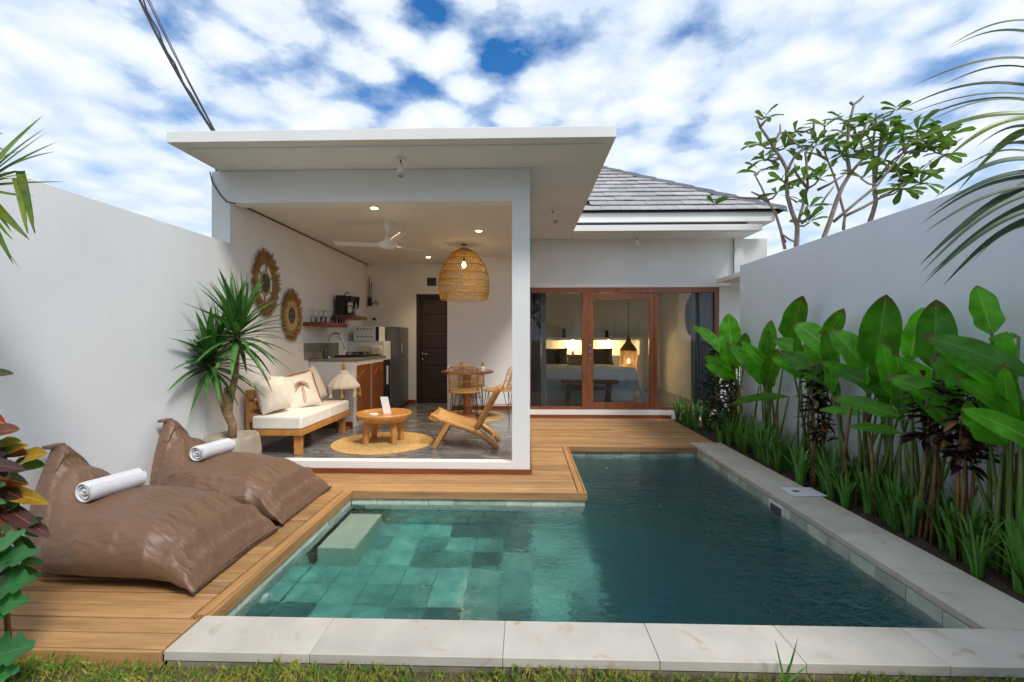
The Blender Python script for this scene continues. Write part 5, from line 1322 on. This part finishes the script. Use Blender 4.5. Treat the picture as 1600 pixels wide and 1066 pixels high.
# strap palm at the left edge
lp = thing('fan_palm', 'tall yellow-green palm with torn leaf tips at the left wall', 'tree', (-2.62,2.05,-.07))
MB().tube([(-2.62,2.05,-.07),(-2.58,2.05,1.0),(-2.5,2.04,2.0)], [.05,.04,.03], 10).build('trunk', 'trunk', lp, smooth=True)
def lz(x, y_, Y=2.0): return atY(x*.2817, 160+y_*.2817, Y)
hub = lz(-130,470,2.04)
for (mid, tip, wd, dr) in [((60,270),(240,72),.055,0),((90,290),(255,140),.04,0),((110,300),(262,165),.026,0),((120,330),(315,220),.03,0),((110,340),(308,272),.03,0),((60,420),(168,402),.014,0),((100,460),(360,440),.022,0),((60,520),(192,520),.02,0),
                           ((110,440),(190,725),.05,1),((90,480),(150,725),.045,1),((40,640),(165,765),.045,0),((10,700),(75,765),.018,0),((0,750),(62,860),.035,0),((-60,200),(20,170),.05,0),((-40,240),(45,275),.04,0),((-60,560),(-20,900),.05,1)]:
    m_, t_ = lz(*mid), lz(*tip, 2.0+rnd.uniform(-.1,.05))
    if dr:
        P = []; 
        for i in range(11):
            q = i/10; c_ = hub.lerp(m_, q*2) if q < .5 else m_.lerp(t_, q*2-1); c_ = c_ + Vector((0,0,.05*math.sin(math.pi*q)))
            w_ = wd/2*(min(1,.4+q*2)*(1-q**4)**.7 if q < 1 else .02); P.append([c_+Vector((-w_,0,.0)), c_+Vector((0,.006,0)), c_+Vector((w_,0,0))])
        MB().grid(P, uv=True).build('leaf', 'pandan', lp, smooth=True)
    else: leaf_grid(hub, t_, wd, (.2,-.8,.5), fold=.2, n=10, prof='strap', bend=(m_-(hub+t_)/2)*.7).build('leaf', 'pandan', lp, smooth=True)
for j in range(22):
    az = j*2.4; tp = hub+Vector((-.15+.35*math.cos(az)-.12, .3*math.sin(az), rnd.uniform(-.35,.45)))
    if tp.x > -2.36: tp.x = -2.36
    leaf_grid(hub, tp, .04, (0,-.6,.6), droop=.15, fold=.3, n=8, prof='strap').build('leaf', 'pandan', lp, smooth=True)

# croton shrub and lobed plant in the near left corner
cr = thing('croton_shrub', 'croton shrub with red, orange and yellow leaves at the deck corner', 'shrub', (-2.42,1.98,-.07))
for j in range(7):
    g_ = Vector((-2.42+rnd.uniform(-.08,.08),1.98+rnd.uniform(-.05,.05),-.08)); tp = Vector((-2.46+rnd.uniform(-.22,.16),2.0+rnd.uniform(-.10,.10),rnd.uniform(.6,.98)))
    MB().tube([g_, g_.lerp(tp,.5)+Vector((rnd.uniform(-.05,.05),0,0)), tp], [.012,.010,.005], 6).build('stem', 'stalk_brown', cr, smooth=True)
def croton_leaf(px, py, tx_, ty_, wpx, matn, Y=2.0):
    b_, t_ = atY(px,py,Y+.04), atY(tx_,ty_,Y+rnd.uniform(-.12,.08)); leaf_grid(b_, t_, wpx*Y/FPX, (rnd.uniform(-.3,.3),-.75,.6), droop=.06, fold=.3, n=10, wav=.10, ph=rnd.random()*6).build('leaf', matn, cr, smooth=True)
for a in [(-40,596,21,578,20,'croton_red'),(-20,690,30,664,28,'croton_red'),(-10,700,34,686,20,'croton_gold'),(-20,712,46,704,24,'croton_red'),(0,716,44,692,18,'croton_gold'),(30,725,73,704,30,'croton_gold'),(10,735,70,722,28,'croton_green'),
          (-30,730,40,726,22,'croton_dark'),(-20,745,44,752,26,'croton_red'),(-10,760,36,775,26,'croton_dark'),(0,768,75,780,24,'croton_gold'),(-5,786,79,830,24,'croton_dark'),(-20,800,18,870,26,'croton_gold'),(10,790,26,835,24,'croton_red'),
          (-30,770,20,800,30,'croton_dark'),(-20,690,10,740,28,'croton_dark'),(-40,650,8,660,26,'croton_red')]:
    croton_leaf(*a)
for j in range(34):
    z_ = rnd.uniform(775,905); x_ = rnd.uniform(-50,50); croton_leaf(x_, z_, x_+rnd.uniform(10,48), z_+rnd.uniform(-26,26), rnd.uniform(12,19), 'croton_green', 2.02)
for j in range(40):
    z_ = rnd.uniform(640,960); x_ = rnd.uniform(-160,-30); croton_leaf(x_, z_, x_+rnd.uniform(-60,48), z_+rnd.uniform(-40,40), rnd.uniform(20,30), rnd.choice(['croton_green','croton_red','croton_dark','croton_gold']), 2.05)
lg = thing('lobed_plant', 'low plant with deeply cut fresh green leaves beside the deck end', 'plant', (-2.3,1.9,-.07))
def lobed(base, tip, wpx, Y):
    b_, t_ = atY(*base,Y), atY(*tip,Y-.06); ax = t_-b_; d_ = ax.normalized(); sd_ = d_.cross(Vector((0,-.8,.6))).normalized(); up = sd_.cross(d_)
    L_, w_ = ax.length, wpx*Y/FPX; m_ = MB(); lf, rt_ = [], []; n = 22
    P = []
    for i in range(n+1):
        q = i/n; env = math.sin(math.pi*min(1,q*.93+.04))**.8; cut = .45+.55*abs(math.sin(q*math.pi*4.5))**.8; ww = w_/2*env*cut
        c_ = b_+ax*q+up*(.08*L_*math.sin(math.pi*q)); P.append([c_-sd_*ww+d_*ww*.5+up*.25*ww, c_, c_+sd_*ww+d_*ww*.5+up*.25*ww])
    m_.grid(P, uv=True).build('leaf', 'lobed_green', lg, smooth=True)
    MB().tube([Vector((-2.34,1.9,-.08)), b_.lerp(Vector((-2.34,1.9,-.08)),.4)+Vector((0,0,.05)), b_], [.007,.006,.004], 5).build('stem', 'stalk', lg)
for a in [((-30,900),(58,862),44,1.93),((-20,930),(55,905),46,1.93),((-40,955),(45,938),50,1.92),((-30,900),(40,830),40,1.95),((-40,1040),(54,1008),60,1.88),((-40,1070),(30,1046),46,1.87),((-60,990),(10,960),50,1.9),((-50,870),(30,880),40,1.96),((-90,960),(-20,900),50,1.9),((-90,1050),(-30,980),50,1.88)]: lobed(*a)

# grass strip in front of the coping
gn = np.random.default_rng(4); NB = 34000
gx = gn.uniform(-3.1,3.1,NB); gy = 2.035 - gn.power(1.5,NB)[::-1]*0 - gn.uniform(0,.95,NB); keep = np.ones(NB,bool)
cl_ = np.sin(gx*9+gy*4)*np.sin(gy*13-gx*3)+gn.normal(0,.5,NB); hgt = np.clip(.022+.010*cl_+gn.uniform(0,.016,NB),.008,.06)
az = gn.uniform(0,6.28,NB); ln = gn.uniform(.2,1.3,NB)*hgt; wd = gn.uniform(.0012,.0026,NB); a2 = gn.uniform(0,6.28,NB)
zg = -.075+.018*np.sin(gx*5)*np.sin(gy*7+1)+.012
vs = np.zeros((NB,4,3)); 
vs[:,0] = np.c_[gx-wd*np.cos(a2), gy-wd*np.sin(a2), zg-.01]; vs[:,1] = np.c_[gx+wd*np.cos(a2), gy+wd*np.sin(a2), zg-.01]
vs[:,2] = np.c_[gx+ln*.4*np.cos(az)+wd*.8*np.cos(a2), gy+ln*.4*np.sin(az)+wd*.8*np.sin(a2), zg+hgt*.65]; vs[:,3] = np.c_[gx+ln*np.cos(az), gy+ln*np.sin(az), zg+hgt]
vs[:,:,1] = np.minimum(vs[:,:,1], 2.034)
me = bpy.data.meshes.new('grass'); idx = np.arange(NB)*4
me.from_pydata(vs.reshape(-1,3).tolist(), [], np.r_[np.c_[idx,idx+1,idx+2], np.c_[idx,idx+2,idx+3]].tolist())
gm = bpy.data.materials.new('grass_blades'); gm.use_nodes = True; t = gm.node_tree; b = t.nodes['Principled BSDF']; b.inputs['Roughness'].default_value = .6
geo = N(t, 'ShaderNodeNewGeometry'); nzz = N(t, 'ShaderNodeTexNoise'); nzz.inputs['Scale'].default_value = 10; nzz.inputs['Detail'].default_value = 3; L(t, geo.outputs['Position'], nzz.inputs['Vector'])
wn = N(t, 'ShaderNodeTexWhiteNoise'); sn = N(t, 'ShaderNodeVectorMath', operation='SNAP'); sn.inputs[1].default_value = (.006,.006,.5); L(t, geo.outputs['Position'], sn.inputs[0]); L(t, sn.outputs[0], wn.inputs['Vector'])
fv = math_n(t, 'ADD', math_n(t, 'MULTIPLY', nzz.outputs['Fac'], .75), math_n(t, 'MULTIPLY', wn.outputs['Value'], .35))
L(t, ramp(t, fv, [(.30,(.08,.19,.02)),(.55,(.19,.28,.035)),(.72,(.36,.30,.06)),(.88,(.48,.36,.14))]).outputs[0], b.inputs['Base Color'])
me.materials.append(gm); go = bpy.data.objects.new('grass', me); C.objects.link(go); tag(go, 'short patchy green and straw-coloured grass before the coping', 'grass', kind='stuff')
P = [[(x, yy, -.072+.018*math.sin(x*5)*math.sin(yy*7+1)) for x in np.linspace(-3.15,3.15,90)] for yy in np.linspace(1.0,2.036,18)]
tag(MB().grid(P).build('lawn_soil', 'ground_soil', smooth=True), 'bare lawn soil under the patchy grass', 'soil', kind='structure')
wt_ = thing('weed', 'single seedling weed growing against the front coping', 'weed', (1.12,2.0,-.06))
for tpx in ((1210,997),(1247,995),(1232,1038),(1262,1040)):
    leaf_grid((1.12,2.0,-.06), atY(tpx[0],tpx[1],2.0), .012, (0,-.8,.5), fold=.3, n=6, prof='strap').build('leaf', 'strap_leaf', wt_)

# trees of the garden behind, seen only mirrored in the glass
lm = MB(); rr_ = random.Random(3)
for j in range(1700):
    u = Vector((rr_.gauss(0,1),rr_.gauss(0,1),rr_.gauss(0,1))).normalized()*(rr_.random()**.4); c_ = Vector((u.x*1.5,u.y*1.2,3.0+u.z*1.7))
    d_ = Vector((rr_.uniform(-1,1),rr_.uniform(-1,1),rr_.uniform(-.6,.4))).normalized()*.30; g2 = leaf_grid(c_, c_+d_, .12, (rr_.uniform(-.5,.5),rr_.uniform(-.5,.5),1), n=2, fold=.2); lm.add(g2.v, g2.f)
lme = lm.mesh('crown'); lme.materials.append(M['far_leaf'])
tme = MB().tube([(0,0,-.1),(.05,0,1.2),(0,.05,2.9)], [.14,.11,.05], 10).mesh('trunk'); tme.materials.append(M['trunk'])
for x, yy, s_ in ((-3.4,-4.2,1.1),(-.9,-4.8,1.25),(1.5,-4.4,1.0),(3.9,-4.6,1.2),(-5.6,-3.8,1.0)):
    tr_ = thing('garden_tree', 'dense green garden tree mirrored in the bedroom glass', 'tree', (0,0,0), 'garden trees mirrored in the glass')
    for nm, m_ in (('crown',lme),('trunk',tme)):
        o = bpy.data.objects.new(nm, m_); C.objects.link(o); o.parent = tr_
    tr_.location = (x,yy,-.075); tr_.scale = (s_,s_,s_); tr_.rotation_euler = (0,0,x)
